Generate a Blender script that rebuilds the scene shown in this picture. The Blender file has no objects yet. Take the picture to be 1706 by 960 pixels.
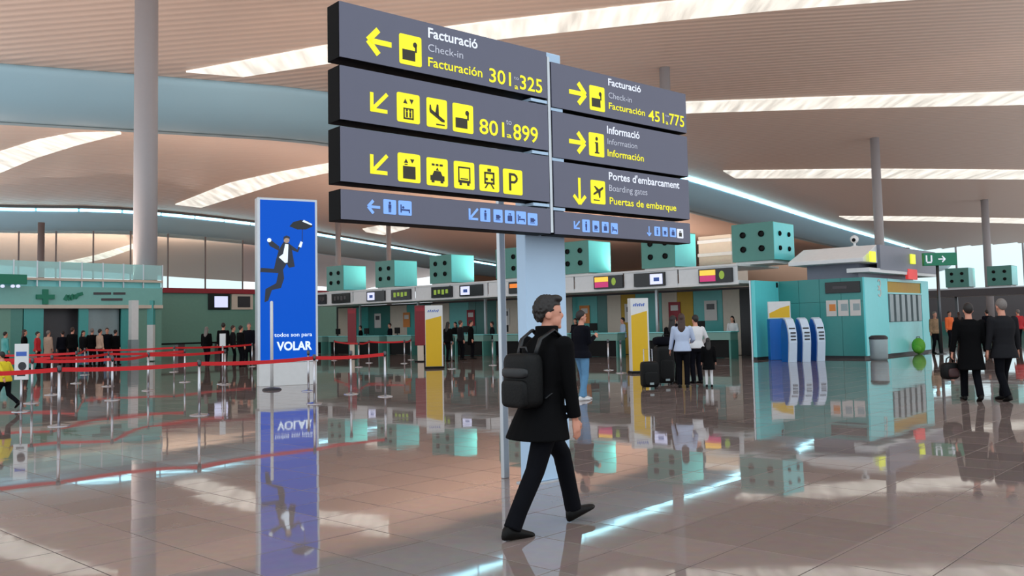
import bpy, math, random
from mathutils import Vector, Matrix
from mathutils.bvhtree import BVHTree

random.seed(7)
scene = bpy.context.scene
COL = scene.collection

# ------------------------------------------------------------------ camera
F, PX, PY, EYE = 1470.0, 853.0, 450.0, 1.5          # focal length and principal point in pixels of 1706x960
TH, ROLL = math.atan(93 / F), math.radians(1.2)
W_ = Vector((0, math.cos(TH), math.sin(TH)))
U0 = Vector((0, -math.sin(TH), math.cos(TH)))
R_ = math.cos(ROLL) * Vector((1, 0, 0)) - math.sin(ROLL) * U0
U_ = math.sin(ROLL) * Vector((1, 0, 0)) + math.cos(ROLL) * U0
EYEP = Vector((0, 0, EYE))
cd = bpy.data.cameras.new('camera')
cam = bpy.data.objects.new('camera', cd)
COL.objects.link(cam)
cd.sensor_width = 36.0
cd.lens = 36.0 * F / 1706
cd.shift_y = (PY - 480) / 1706
cd.clip_end = 2000
m3 = Matrix((R_, U_, -W_)).transposed()
cam.matrix_world = Matrix.Translation(EYEP) @ m3.to_4x4()
scene.camera = cam

# ------------------------------------------------------------------ light
world = bpy.data.worlds.new('overcast_sky')
scene.world = world
world.use_nodes = True
bg = world.node_tree.nodes['Background']
bg.inputs[0].default_value = (0.86, 0.94, 1.0, 1)
bg.inputs[1].default_value = 1.35
scene.view_settings.view_transform = 'Standard'
scene.view_settings.look = 'None'
scene.view_settings.gamma = 1.0
scene.view_settings.use_curve_mapping = False
scene.view_settings.exposure = 0.0
scene.cycles.max_bounces = 8
scene.cycles.diffuse_bounces = 4
scene.cycles.glossy_bounces = 5
scene.cycles.transparent_max_bounces = 12


# ------------------------------------------------------------------ pixel rays
def ray(x, y):
    return W_ + R_ * ((x - PX) / F) - U_ * ((y - PY) / F)


def G(x, y, z=0.0):
    d = ray(x, y)
    return EYEP + d * ((z - EYE) / d.z)


def AT(x, y, Y):
    d = ray(x, y)
    return EYEP + d * (Y / d.y)


AD = Vector((-0.735, 0.678, 0))      # floor grid, towards the left vanishing point
BD = Vector((0.678, 0.735, 0))       # floor grid, towards the right vanishing point
GRID = math.atan2(-0.678, 0.735)     # things whose local x runs along -AD and local y along BD
GRID2 = math.atan2(0.735, 0.678)     # things whose local x runs along BD and local y along AD


class Frame:
    def __init__(s, o, rz):
        s.o = Vector((o[0], o[1], 0)); s.rz = rz
        s.ex = Vector((math.cos(rz), math.sin(rz), 0)); s.ey = Vector((-math.sin(rz), math.cos(rz), 0))

    def px(s, x, y, yy=0.0):          # local (x, z) where the pixel's ray meets the plane local y = yy
        d = ray(x, y); t = ((s.o - EYEP).dot(s.ey) + yy) / d.dot(s.ey)
        p = EYEP + d * t - s.o
        return p.dot(s.ex), p.z

    def pxx(s, x, y, xx=0.0):         # local (y, z) on the plane local x = xx
        d = ray(x, y); t = ((s.o - EYEP).dot(s.ex) + xx) / d.dot(s.ex)
        p = EYEP + d * t - s.o
        return p.dot(s.ey), p.z

    def w(s, x, y, z=0.0):
        return s.o + s.ex * x + s.ey * y + Vector((0, 0, z))


# ------------------------------------------------------------------ materials
def mat(name, col, rough=0.5, metal=0.0, emit=0.0, ecol=None, var=0.06, scale=6.0, bump=0.0, spec=0.5, coat=0.0):
    m = bpy.data.materials.new(name); m.use_nodes = True
    nt = m.node_tree; b = nt.nodes['Principled BSDF']
    b.inputs['Roughness'].default_value = rough
    b.inputs['Metallic'].default_value = metal
    b.inputs['Specular IOR Level'].default_value = spec
    b.inputs['Coat Weight'].default_value = coat
    tc = nt.nodes.new('ShaderNodeTexCoord')
    nz = nt.nodes.new('ShaderNodeTexNoise'); nz.inputs['Scale'].default_value = scale; nz.inputs['Detail'].default_value = 4
    nt.links.new(tc.outputs['Object'], nz.inputs['Vector'])
    mx = nt.nodes.new('ShaderNodeMix'); mx.data_type = 'RGBA'
    c = (col[0], col[1], col[2], 1)
    mx.inputs[6].default_value = tuple(max(0, x * (1 - var)) for x in col[:3]) + (1,)
    mx.inputs[7].default_value = tuple(min(1, x * (1 + var)) for x in col[:3]) + (1,)
    nt.links.new(nz.outputs['Fac'], mx.inputs[0])
    nt.links.new(mx.outputs[2], b.inputs['Base Color'])
    if bump:
        bp = nt.nodes.new('ShaderNodeBump'); bp.inputs['Strength'].default_value = bump; bp.inputs['Distance'].default_value = 0.01
        nt.links.new(nz.outputs['Fac'], bp.inputs['Height']); nt.links.new(bp.outputs['Normal'], b.inputs['Normal'])
    if emit:
        b.inputs['Emission Color'].default_value = tuple((ecol or col)[:3]) + (1,)
        b.inputs['Emission Strength'].default_value = emit
    return m


def hexc(r, g, b):
    f = lambda v: (v / 255 / 12.92) if v <= 10 else ((v / 255 + 0.055) / 1.055) ** 2.4
    return (f(r), f(g), f(b))


M = {}
def defm(name, rgb, **k):
    M[name] = mat(name, hexc(*rgb), **k)


defm('sign_dark', (100, 101, 120), rough=0.35, var=0.03)
defm('sign_black', (6, 6, 7), rough=0.6, spec=0.08)
defm('sign_yellow', (252, 240, 30), rough=0.5, emit=0.35, var=0.02)
defm('sign_white', (235, 238, 248), rough=0.5, emit=0.3, var=0.02)
defm('sign_grey', (200, 202, 215), rough=0.5, emit=0.2, var=0.02)
defm('sign_blue', (130, 175, 245), rough=0.5, emit=0.35, var=0.02)
defm('sign_blue_dark', (50, 70, 130), rough=0.5)
defm('glyph', (50, 45, 30), rough=0.5)
defm('pillar_paint', (186, 214, 240), rough=0.35, var=0.03)
defm('steel_light', (200, 205, 210), rough=0.3, metal=0.6)
defm('steel', (190, 190, 195), rough=0.22, metal=1.0)
defm('steel_dark', (90, 92, 96), rough=0.35, metal=0.9)
defm('black', (7, 7, 8), rough=0.5, spec=0.2)
defm('dark_grey', (46, 46, 50), rough=0.5)
defm('belt_red', (214, 28, 34), rough=0.6, emit=0.0)
defm('white_paint', (226, 228, 228), rough=0.4)
defm('column_paint', (176, 174, 178), rough=0.45, var=0.03)
defm('fascia', (228, 232, 234), rough=0.4)
defm('cream', (214, 200, 184), rough=0.5)
defm('tan_wall', (190, 150, 124), rough=0.6)
defm('teal', (104, 224, 228), rough=0.25, var=0.04)  # for kiosk and cube sides facing the light, brightness put into the colour
defm('teal_mid', (70, 166, 162), rough=0.3)
defm('teal_dark', (46, 112, 106), rough=0.3)
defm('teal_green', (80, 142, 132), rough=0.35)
defm('teal_pale', (140, 226, 228), rough=0.3)
defm('teal_shaded', (60, 146, 142), rough=0.3)  # same teal as the kiosk sides, darkened for the face away from light
defm('shop_teal', (126, 190, 182), rough=0.3)
defm('green_wall', (112, 158, 142), rough=0.4)
defm('green_sign', (0, 116, 84), rough=0.4, emit=0.15)
defm('green_cross', (0, 120, 92), rough=0.4, emit=0.05)
defm('yellow_panel', (226, 182, 8), rough=0.35, var=0.03)
defm('yellow_wall', (190, 150, 30), rough=0.5)
defm('red_dark', (124, 14, 30), rough=0.4)
defm('red_trim', (150, 30, 44), rough=0.5)
defm('red_sign', (240, 70, 70), rough=0.5, emit=0.3)
defm('ad_blue', (0, 48, 140), rough=0.35, spec=0.15, emit=0.62, ecol=(0.0, 0.115, 0.68), var=0.08, scale=0.8)
defm('ad_white', (225, 240, 255), rough=0.4, emit=0.55)
defm('ad_suit', (46, 52, 66), rough=0.5, emit=0.03)
defm('ad_umbrella', (40, 44, 48), rough=0.5)
defm('ad_skin', (190, 160, 140), rough=0.5, emit=0.1)
defm('kiosk_blue', (0, 100, 190), rough=0.3)
defm('kiosk_white', (205, 222, 240), rough=0.3)
defm('logo_blue', (60, 100, 190), rough=0.4)
defm('lamp_green', (214, 224, 60), rough=0.5, emit=0.9)
defm('screen_black', (16, 16, 18), rough=0.25)
defm('screen_orange', (220, 120, 40), rough=0.4, emit=0.8)
defm('screen_amber', (240, 190, 70), rough=0.4, emit=0.8)
defm('screen_pink', (190, 50, 110), rough=0.4, emit=0.6)
defm('screen_white', (200, 205, 235), rough=0.4, emit=0.9)
defm('screen_green', (140, 170, 60), rough=0.4, emit=0.4)
defm('paper', (216, 210, 206), rough=0.6)
defm('paper_orange', (226, 140, 70), rough=0.6)
defm('bin_grey', (150, 165, 168), rough=0.4, metal=0.3)
defm('leaf_green', (92, 168, 44), rough=0.6, bump=0.3, scale=20)
defm('desk_top', (120, 160, 150), rough=0.35)
defm('beam_blue', (176, 214, 230), rough=0.45, var=0.03, scale=0.3)
defm('lip_dark', (96, 98, 98), rough=0.5)
defm('slot_light', (190, 236, 245), emit=5.0, ecol=(0.42, 0.85, 1.0))
defm('mullion', (120, 110, 110), rough=0.5)
defm('counter_dark', (70, 66, 70), rough=0.4)
defm('band_grey', (120, 124, 140), rough=0.4)
# clothing and skin
defm('skin', (214, 150, 126), rough=0.55, var=0.05, scale=20)
defm('skin_tan', (190, 128, 100), rough=0.55, var=0.05, scale=20)
defm('hair_dark', (30, 24, 22), rough=0.55, var=0.3, scale=60, bump=0.4)
defm('hair_brown', (58, 34, 26), rough=0.5, var=0.3, scale=60, bump=0.4)
defm('hair_grey', (120, 112, 108), rough=0.55, var=0.3, scale=60, bump=0.4)
defm('coat_black', (7, 7, 9), rough=0.85, spec=0.12, var=0.25, scale=14, bump=0.25)
defm('coat_navy', (12, 13, 22), rough=0.85, spec=0.12, var=0.25, scale=14, bump=0.25)
defm('coat_charcoal', (24, 24, 28), rough=0.8, spec=0.2, var=0.2, scale=14, bump=0.2)
defm('trousers_black', (10, 11, 17), rough=0.85, spec=0.12, var=0.25, scale=14, bump=0.2)
defm('jeans', (92, 140, 178), rough=0.8, var=0.15, scale=18, bump=0.2)
defm('shirt_pale', (186, 200, 226), rough=0.75, var=0.08, scale=14, bump=0.2)
defm('shirt_white', (224, 224, 226), rough=0.75, var=0.05, scale=14, bump=0.2)
defm('yellow_cloth', (226, 206, 30), rough=0.7, var=0.1, scale=14)
defm('orange_vest', (236, 110, 50), rough=0.7, var=0.1, scale=14, emit=0.05)
defm('red_cloth', (190, 30, 40), rough=0.7, var=0.1, scale=14)
defm('pattern_cloth', (150, 120, 90), rough=0.7, var=0.5, scale=12)
defm('beige_cloth', (190, 160, 140), rough=0.7, var=0.1, scale=14)
defm('leather', (6, 6, 6), rough=0.5, spec=0.2)
defm('nylon', (7, 8, 9), rough=0.55, spec=0.25, bump=0.2, scale=60)
defm('nylon_trim', (17, 20, 24), rough=0.4)
defm('bag_brown', (60, 30, 30), rough=0.5)
defm('eye', (30, 24, 22), rough=0.2)


def floor_material():
    m = bpy.data.materials.new('polished_stone'); m.use_nodes = True
    nt = m.node_tree; b = nt.nodes['Principled BSDF']; L = nt.links.new
    geo = nt.nodes.new('ShaderNodeNewGeometry')
    mp = nt.nodes.new('ShaderNodeMapping'); mp.inputs['Rotation'].default_value = (0, 0, -GRID)
    L(geo.outputs['Position'], mp.inputs['Vector'])
    sc = nt.nodes.new('ShaderNodeVectorMath'); sc.operation = 'DIVIDE'; sc.inputs[1].default_value = (0.6, 0.6, 50)
    L(mp.outputs['Vector'], sc.inputs[0])
    fl = nt.nodes.new('ShaderNodeVectorMath'); fl.operation = 'FLOOR'; L(sc.outputs[0], fl.inputs[0])
    wn = nt.nodes.new('ShaderNodeTexWhiteNoise'); wn.noise_dimensions = '2D'; L(fl.outputs[0], wn.inputs['Vector'])
    nz = nt.nodes.new('ShaderNodeTexNoise'); nz.inputs['Scale'].default_value = 9; nz.inputs['Detail'].default_value = 6
    L(geo.outputs['Position'], nz.inputs['Vector'])
    m1 = nt.nodes.new('ShaderNodeMix'); m1.data_type = 'RGBA'
    m1.inputs[6].default_value = hexc(134, 118, 113) + (1,); m1.inputs[7].default_value = hexc(152, 134, 128) + (1,)
    L(wn.outputs['Value'], m1.inputs[0])
    m2 = nt.nodes.new('ShaderNodeMix'); m2.data_type = 'RGBA'; m2.blend_type = 'MULTIPLY'; m2.inputs[0].default_value = 0.25
    L(m1.outputs[2], m2.inputs[6]); L(nz.outputs['Color'], m2.inputs[7])
    L(m2.outputs[2], b.inputs['Base Color'])
    b.inputs['Roughness'].default_value = 0.035
    b.inputs['IOR'].default_value = 1.5
    n2 = nt.nodes.new('ShaderNodeTexNoise'); n2.inputs['Scale'].default_value = 1.3; n2.inputs['Detail'].default_value = 2
    L(geo.outputs['Position'], n2.inputs['Vector'])
    bp = nt.nodes.new('ShaderNodeBump'); bp.inputs['Strength'].default_value = 0.05; bp.inputs['Distance'].default_value = 0.02
    L(n2.outputs['Fac'], bp.inputs['Height']); L(bp.outputs['Normal'], b.inputs['Normal'])
    return m


def ceiling_material(name, base, rough=0.4):
    m = bpy.data.materials.new(name); m.use_nodes = True
    nt = m.node_tree; b = nt.nodes['Principled BSDF']; L = nt.links.new
    geo = nt.nodes.new('ShaderNodeNewGeometry')
    mp = nt.nodes.new('ShaderNodeMapping'); mp.inputs['Rotation'].default_value = (0, 0, 0.06)
    L(geo.outputs['Position'], mp.inputs['Vector'])
    wv = nt.nodes.new('ShaderNodeTexWave'); wv.wave_type = 'BANDS'; wv.bands_direction = 'Y'
    wv.inputs['Scale'].default_value = 0.42; wv.inputs['Distortion'].default_value = 0.3; wv.inputs['Detail'].default_value = 1
    L(mp.outputs['Vector'], wv.inputs['Vector'])
    nz = nt.nodes.new('ShaderNodeTexNoise'); nz.inputs['Scale'].default_value = 0.05; L(geo.outputs['Position'], nz.inputs['Vector'])
    m1 = nt.nodes.new('ShaderNodeMix'); m1.data_type = 'RGBA'
    m1.inputs[6].default_value = tuple(x * 0.93 for x in base) + (1,); m1.inputs[7].default_value = tuple(min(1, x * 1.05) for x in base) + (1,)
    L(wv.outputs['Fac'], m1.inputs[0])
    L(m1.outputs[2], b.inputs['Base Color'])
    b.inputs['Roughness'].default_value = rough
    b.inputs['Metallic'].default_value = 0.0
    bp = nt.nodes.new('ShaderNodeBump'); bp.inputs['Strength'].default_value = 0.25; bp.inputs['Distance'].default_value = 0.2
    L(wv.outputs['Fac'], bp.inputs['Height']); L(bp.outputs['Normal'], b.inputs['Normal'])
    return m


def strip_material():
    m = bpy.data.materials.new('louvred_skylight'); m.use_nodes = True
    nt = m.node_tree; b = nt.nodes['Principled BSDF']; L = nt.links.new
    geo = nt.nodes.new('ShaderNodeNewGeometry')
    mp = nt.nodes.new('ShaderNodeMapping'); mp.inputs['Rotation'].default_value = (0, 0, 0.9); mp.inputs['Scale'].default_value = (1, 0.12, 1)
    L(geo.outputs['Position'], mp.inputs['Vector'])
    nz = nt.nodes.new('ShaderNodeTexNoise'); nz.inputs['Scale'].default_value = 1.1; nz.inputs['Detail'].default_value = 3
    L(mp.outputs['Vector'], nz.inputs['Vector'])
    rp = nt.nodes.new('ShaderNodeMapRange'); rp.inputs['From Min'].default_value = 0.3; rp.inputs['From Max'].default_value = 0.7
    rp.inputs['To Min'].default_value = 0.5; rp.inputs['To Max'].default_value = 1.15
    L(nz.outputs['Fac'], rp.inputs['Value'])
    b.inputs['Base Color'].default_value = (0.7, 0.68, 0.62, 1)
    b.inputs['Emission Color'].default_value = (1.0, 0.95, 0.85, 1)
    L(rp.outputs['Result'], b.inputs['Emission Strength'])
    return m


def glass_material(name, tint=(0.85, 0.95, 0.95), keep=0.85):
    m = bpy.data.materials.new(name); m.use_nodes = True
    nt = m.node_tree; out = nt.nodes['Material Output']; b = nt.nodes['Principled BSDF']
    b.inputs['Base Color'].default_value = tint + (1,); b.inputs['Roughness'].default_value = 0.08
    tr = nt.nodes.new('ShaderNodeBsdfTransparent'); tr.inputs[0].default_value = tint + (1,)
    mx = nt.nodes.new('ShaderNodeMixShader'); mx.inputs[0].default_value = 1 - keep
    nt.links.new(tr.outputs[0], mx.inputs[1]); nt.links.new(b.outputs[0], mx.inputs[2]); nt.links.new(mx.outputs[0], out.inputs[0])
    return m


M['floor'] = floor_material()
M['joint'] = mat('stone_joint', hexc(96, 82, 79), rough=0.5)
M['ceiling'] = ceiling_material('warm_slat_ceiling', hexc(240, 214, 198), 0.42)
M['strip'] = strip_material()
M['glass'] = glass_material('clear_glass', (0.9, 0.97, 0.97), 0.9)
M['glass_teal'] = glass_material('teal_glass', (0.62, 0.88, 0.88), 0.45)


# ------------------------------------------------------------------ mesh helpers
class MB:
    def __init__(s):
        s.v = []; s.f = []

    def add(s, vs, fs):
        n = len(s.v); s.v += [tuple(p) for p in vs]; s.f += [tuple(i + n for i in q) for q in fs]
        return s

    def box(s, x0, x1, y0, y1, z0, z1):
        v = [(x, y, z) for z in (z0, z1) for y in (y0, y1) for x in (x0, x1)]
        return s.add(v, [(0, 2, 3, 1), (4, 5, 7, 6), (0, 1, 5, 4), (2, 6, 7, 3), (0, 4, 6, 2), (1, 3, 7, 5)])

    def prism(s, pts, y0, y1):        # polygon in (x, z) extruded from y0 (front) to y1
        n = len(pts)
        a = sum(pts[i][0] * pts[(i + 1) % n][1] - pts[(i + 1) % n][0] * pts[i][1] for i in range(n))
        if a < 0: pts = pts[::-1]
        v = [(p[0], y0, p[1]) for p in pts] + [(p[0], y1, p[1]) for p in pts]
        f = [tuple(range(n)), tuple(range(2 * n - 1, n - 1, -1))]
        f += [(i, i + n, (i + 1) % n + n, (i + 1) % n) for i in range(n)]
        return s.add(v, f)

    def rings(s, rs, cap=True):
        n = len(rs[0]); v = [p for r in rs for p in r]; f = []
        for k in range(len(rs) - 1):
            for i in range(n):
                j = (i + 1) % n
                f.append((k * n + i, k * n + j, (k + 1) * n + j, (k + 1) * n + i))
        if cap:
            f.append(tuple(range(n - 1, -1, -1))); f.append(tuple(range((len(rs) - 1) * n, len(rs) * n)))
        return s.add(v, f)

    def lathe(s, prof, n=16, c=(0, 0, 0)):
        return s.rings([[(c[0] + r * math.cos(2 * math.pi * i / n), c[1] + r * math.sin(2 * math.pi * i / n), c[2] + z) for i in range(n)] for r, z in prof])

    def tube(s, pts, rad, n=10, flat=None, side=None):
        pts = [Vector(p) for p in pts]
        if not isinstance(rad, (list, tuple)): rad = [rad] * len(pts)
        rs = []; ref = Vector(side) if side else None
        for i, p in enumerate(pts):
            d = (pts[min(i + 1, len(pts) - 1)] - pts[max(i - 1, 0)]).normalized()
            a = ref if ref is not None else (Vector((1, 0, 0)) if abs(d.x) < 0.9 else Vector((0, 1, 0)))
            a = (a - d * a.dot(d)).normalized(); b = d.cross(a)
            ra = rad[i]; rb = ra * (flat if flat else 1)
            rs.append([p + a * ra * math.cos(2 * math.pi * k / n) + b * rb * math.sin(2 * math.pi * k / n) for k in range(n)])
            ref = a
        return s.rings(rs)

    def ell(s, c, r, nu=14, nv=9, rot=None):
        c = Vector(c); rs = []
        for j in range(nv + 1):
            t = math.pi * (0.02 + 0.96 * j / nv); ring = []
            for i in range(nu):
                a = 2 * math.pi * i / nu
                p = Vector((r[0] * math.sin(t) * math.cos(a), r[1] * math.sin(t) * math.sin(a), -r[2] * math.cos(t)))
                ring.append(c + (rot @ p if rot else p))
            rs.append(ring)
        return s.rings(rs)

    def build(s, name, material, parent=None, smooth=False, bevel=0.0):
        me = bpy.data.meshes.new(name); me.from_pydata([tuple(p) for p in s.v], [], s.f); me.update()
        me.materials.append(M[material] if isinstance(material, str) else material)
        if smooth: me.polygons.foreach_set('use_smooth', [True] * len(me.polygons))
        o = bpy.data.objects.new(name, me); COL.objects.link(o); o.parent = parent
        if bevel:
            b = o.modifiers.new('bevel', 'BEVEL'); b.width = bevel; b.segments = 2; b.limit_method = 'ANGLE'
        return o


def rrect(x0, x1, z0, z1, r, n=4):
    p = []
    for cx, cz, a0 in ((x1 - r, z1 - r, 0), (x0 + r, z1 - r, 90), (x0 + r, z0 + r, 180), (x1 - r, z0 + r, 270)):
        for i in range(n + 1):
            a = math.radians(a0 + 90 * i / n); p.append((cx + r * math.cos(a), cz + r * math.sin(a)))
    return p


def disc(cx, cz, r, n=18):
    return [(cx + r * math.cos(2 * math.pi * i / n), cz + r * math.sin(2 * math.pi * i / n)) for i in range(n)]


def tag(o, label, cat, group=None):
    o['label'] = label; o['category'] = cat
    if group: o['group'] = group
    return o


def thing(name, label, cat, loc=(0, 0, 0), rz=0.0, group=None):
    o = bpy.data.objects.new(name, None); COL.objects.link(o)
    o.location = loc; o.rotation_euler = (0, 0, rz); o.empty_display_size = 0.2
    return tag(o, label, cat, group)


def struct(o):
    o['kind'] = 'structure'; return o


def share(o, parent, loc=(0, 0, 0), rz=0.0, name=None):      # a copy of one mesh object that shares its data
    c = o.copy(); COL.objects.link(c); c.parent = parent; c.location = loc; c.rotation_euler = (0, 0, rz)
    return c


_tc = {}
def text_shape(body, bold=0.0):
    k = (body, bold)
    if k not in _tc:
        cu = bpy.data.curves.new('t', 'FONT'); cu.body = body; cu.resolution_u = 3; cu.offset = bold
        o = bpy.data.objects.new('t', cu); COL.objects.link(o)
        dg = bpy.context.evaluated_depsgraph_get(); dg.update()
        me = o.evaluated_get(dg).to_mesh()
        vs = [(v.co.x, v.co.y) for v in me.vertices]; fs = [tuple(p.vertices) for p in me.polygons]
        o.evaluated_get(dg).to_mesh_clear()
        bpy.data.objects.remove(o); bpy.data.curves.remove(cu)
        _tc[k] = (vs, fs)
    return _tc[k]


def put_text(mb, body, x0, x1, zb, cap, y, bold=0.012):
    """lettering from x0 to x1 (None keeps its own width), baseline zb, capital height cap, at local y (front = -y)"""
    vs, fs = text_shape(body, bold)
    xs = [v[0] for v in vs]; a, b = min(xs), max(xs)
    sz = cap / 0.73
    sx = sz if x1 is None else (x1 - x0) / (b - a)
    mb.add([(x0 + (v[0] - a) * sx, y, zb + v[1] * sz) for v in vs], fs)

# ================================================================== SETTING
# ------------------------------------------------------------------ floor
T = 0.6
a0 = G(1387, 931).dot(AD) % T
b0 = G(214, 887).dot(BD) % T
NA0, NA1 = -12, 44
Amin, Amax = a0 + NA0 * T, a0 + NA1 * T
Bmin, Bmax = b0 + NA0 * T, b0 + NA1 * T


def AB(a, b, z=0.0):
    p = AD * a + BD * b
    return (p.x, p.y, z)


fm = MB()
fm.add([AB(Amin, Bmin, -0.006), AB(Amin, Bmax, -0.006), AB(Amax, Bmax, -0.006), AB(Amax, Bmin, -0.006)], [(0, 3, 2, 1)])
floor = struct(fm.build('floor', 'joint'))
BIG = 420
gm = MB()
CELL = T * 8                      # far floor, cut short beside the view so sky light reaches the ceiling
for i in range(-6, 88):
    for j in range(-6, 88):
        if 0 <= i < 7 and 0 <= j < 7: continue
        u0, v0 = Amin + i * CELL, Bmin + j * CELL
        c = AD * (u0 + CELL / 2) + BD * (v0 + CELL / 2)
        if c.y < -6 or c.y > 400 or abs(c.x) > 0.62 * c.y + 16: continue
        gm.add([AB(u0, v0), AB(u0, v0 + CELL), AB(u0 + CELL, v0 + CELL), AB(u0 + CELL, v0)], [(0, 3, 2, 1)])
o = gm.build('far_paving', 'floor', floor); o['kind'] = 'stuff'
g = 0.0035
cells = []
for i in range(NA0, NA1):
    for j in range(NA0, NA1):
        c = AD * (a0 + (i + .5) * T) + BD * (b0 + (j + .5) * T)
        if c.y < -6 or abs(c.x) > 0.62 * c.y + 16: continue
        vis = c.y > 4.6 and abs(c.x) < c.y * 0.6 + 0.5
        cells.append((0 if vis else 1, c.y, i, j, c))
cells.sort(key=lambda q: (q[0], q[1]))
tm = MB()
h_ = T / 2 - g
tm.add([AB(-h_, -h_, -0.006), AB(-h_, h_, -0.006), AB(h_, h_, -0.006), AB(h_, -h_, -0.006)], [])
c_ = 0.0015
tm.add([AB(-h_, -h_, -c_), AB(-h_, h_, -c_), AB(h_, h_, -c_), AB(h_, -h_, -c_)], [])
k_ = h_ - c_
tm.add([AB(-k_, -k_, 0), AB(-k_, k_, 0), AB(k_, k_, 0), AB(k_, -k_, 0)], [])
tm.f = [(8, 11, 10, 9)] + [(i, (i + 1) % 4, (i + 1) % 4 + 4, i + 4)[::-1] for i in range(4)] + [(4 + i, 4 + (i + 1) % 4, 8 + (i + 1) % 4, 8 + i)[::-1] for i in range(4)]
TILT = 0.0007
first = None
rest = MB()
for n, (vis, yy, i, j, c) in enumerate(cells):
    if n < 300:
        if first is None:
            first = tm.build('tile', 'floor', floor); first.location = (c.x, c.y, 0)
            cur = first
        else:
            cur = share(first, floor, (c.x, c.y, 0))
        cur.rotation_euler = (random.gauss(0, TILT), random.gauss(0, TILT), 0)       # laid by hand: never quite level
    else:
        tx, ty = random.gauss(0, TILT), random.gauss(0, TILT)
        rest.add([(v[0] + c.x, v[1] + c.y, v[2] + v[0] * tx + v[1] * ty) for v in tm.v], tm.f)
o = rest.build('tile_field', 'floor', floor); o['kind'] = 'stuff'

# ------------------------------------------------------------------ roof shells
ZC = 20.0
def resample(pts, n):
    pts = [Vector(p) for p in pts]
    # Catmull-Rom through the points, then even arc-length steps
    dense = []
    for i in range(len(pts) - 1):
        p0 = pts[max(i - 1, 0)]; p1 = pts[i]; p2 = pts[i + 1]; p3 = pts[min(i + 2, len(pts) - 1)]
        for k in range(20):
            t = k / 20
            dense.append(0.5 * ((2 * p1) + (p2 - p0) * t + (2 * p0 - 5 * p1 + 4 * p2 - p3) * t * t + (3 * p1 - p0 - 3 * p2 + p3) * t ** 3))
    dense.append(pts[-1])
    L = [0]
    for i in range(1, len(dense)): L.append(L[-1] + (dense[i] - dense[i - 1]).length)
    out = []; j = 0
    for k in range(n):
        s = L[-1] * k / (n - 1)
        while j < len(L) - 2 and L[j + 1] < s: j += 1
        t = (s - L[j]) / max(1e-9, L[j + 1] - L[j]); out.append(dense[j].lerp(dense[j + 1], t))
    return out


C1px = [(0, 117), (270, 138), (545, 163), (770, 208), (960, 252), (1130, 297), (1230, 327), (1370, 372), (1500, 410)]
C2px = [(0, 350), (220, 355), (430, 376), (545, 395), (680, 418), (815, 441)]
C1 = [Vector((-95, 36, ZC)), Vector((-62, 49.5, ZC))] + [G(x, y, ZC) for x, y in C1px] + [Vector((150, 300, ZC))]
C2 = [Vector((-190, 85, ZC)), Vector((-120, 112, ZC))] + [G(x, y, ZC) for x, y in C2px] + [Vector((25, 352, ZC))]
N1 = 90
c1 = resample(C1, N1); c2 = resample(C2, N1)


def tangent_normals(c):
    out = []
    for i in range(len(c)):
        d = (c[min(i + 1, len(c) - 1)] - c[max(i - 1, 0)]).normalized()
        out.append(Vector((d.y, -d.x, 0)))          # to the right of the run: towards the viewer
    return out


n1 = tangent_normals(c1); n2 = tangent_normals(c2)


def sheet(rows, keep, thick=0.4):
    mb = MB(); nr, nc = len(rows), len(rows[0])
    mb.v = [tuple(p) for r in rows for p in r]
    for i in range(nr - 1):
        for j in range(nc - 1):
            q = (i * nc + j, (i + 1) * nc + j, (i + 1) * nc + j + 1, i * nc + j + 1)
            c = sum((Vector(mb.v[k]) for k in q), Vector()) / 4
            if keep(c): mb.f.append(q)
    return mb


offs = [0, 1.5, 3, 5, 8, 12, 17, 23, 30, 38, 48, 60, 75, 92, 112, 135]
rowsR = []
for p, n in zip(c1, n1):
    rowsR.append([p + n * o_ + Vector((0, 0, 0.3 + 2.5 * (1 - math.exp(-o_ / 18)))) for o_ in offs])
shR = sheet(rowsR, lambda c: 14 < c.y < 250 and c.x > -95)
rowsL = []
for p, q, n in zip(c1, c2, n1):
    A = p - n * 3.6 + Vector((0, 0, -2.9)); B = q + Vector((0, 0, 0.6))
    rowsL.append([A.lerp(B, t) + Vector((0, 0, 4.2 * math.sin(math.pi * t ** 0.8))) for t in [k / 14 for k in range(15)]])
shL = sheet(rowsL, lambda c: True)
rowsK = []
for p, n in zip(c2, n2):
    A = p - n * 3.6 + Vector((0, 0, -2.9)); B = p - n * 95 + Vector((0, 0, -1.2))
    rowsK.append([A.lerp(B, t) + Vector((0, 0, 5.5 * math.sin(math.pi * t))) for t in [k / 12 for k in range(13)]])
shK = sheet(rowsK, lambda c: True)
CEIL = []
for nm, sh in (('ceiling', shR), ('ceiling_middle', shL), ('ceiling_back', shK)):
    o = struct(sh.build(nm, 'ceiling', None, smooth=True))
    CEIL.append((o, BVHTree.FromPolygons([Vector(v) for v in sh.v], sh.f)))


def hit(k, x, y):
    loc = CEIL[k][1].ray_cast(EYEP, ray(x, y).normalized())[0]
    return loc


def along(poly, t):
    L = [0]
    for i in range(1, len(poly)): L.append(L[-1] + math.dist(poly[i], poly[i - 1]))
    s = t * L[-1]
    for i in range(1, len(poly)):
        if s <= L[i] or i == len(poly) - 1:
            u = (s - L[i - 1]) / (L[i] - L[i - 1]); return (poly[i - 1][0] + (poly[i][0] - poly[i - 1][0]) * u, poly[i - 1][1] + (poly[i][1] - poly[i - 1][1]) * u)


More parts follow.
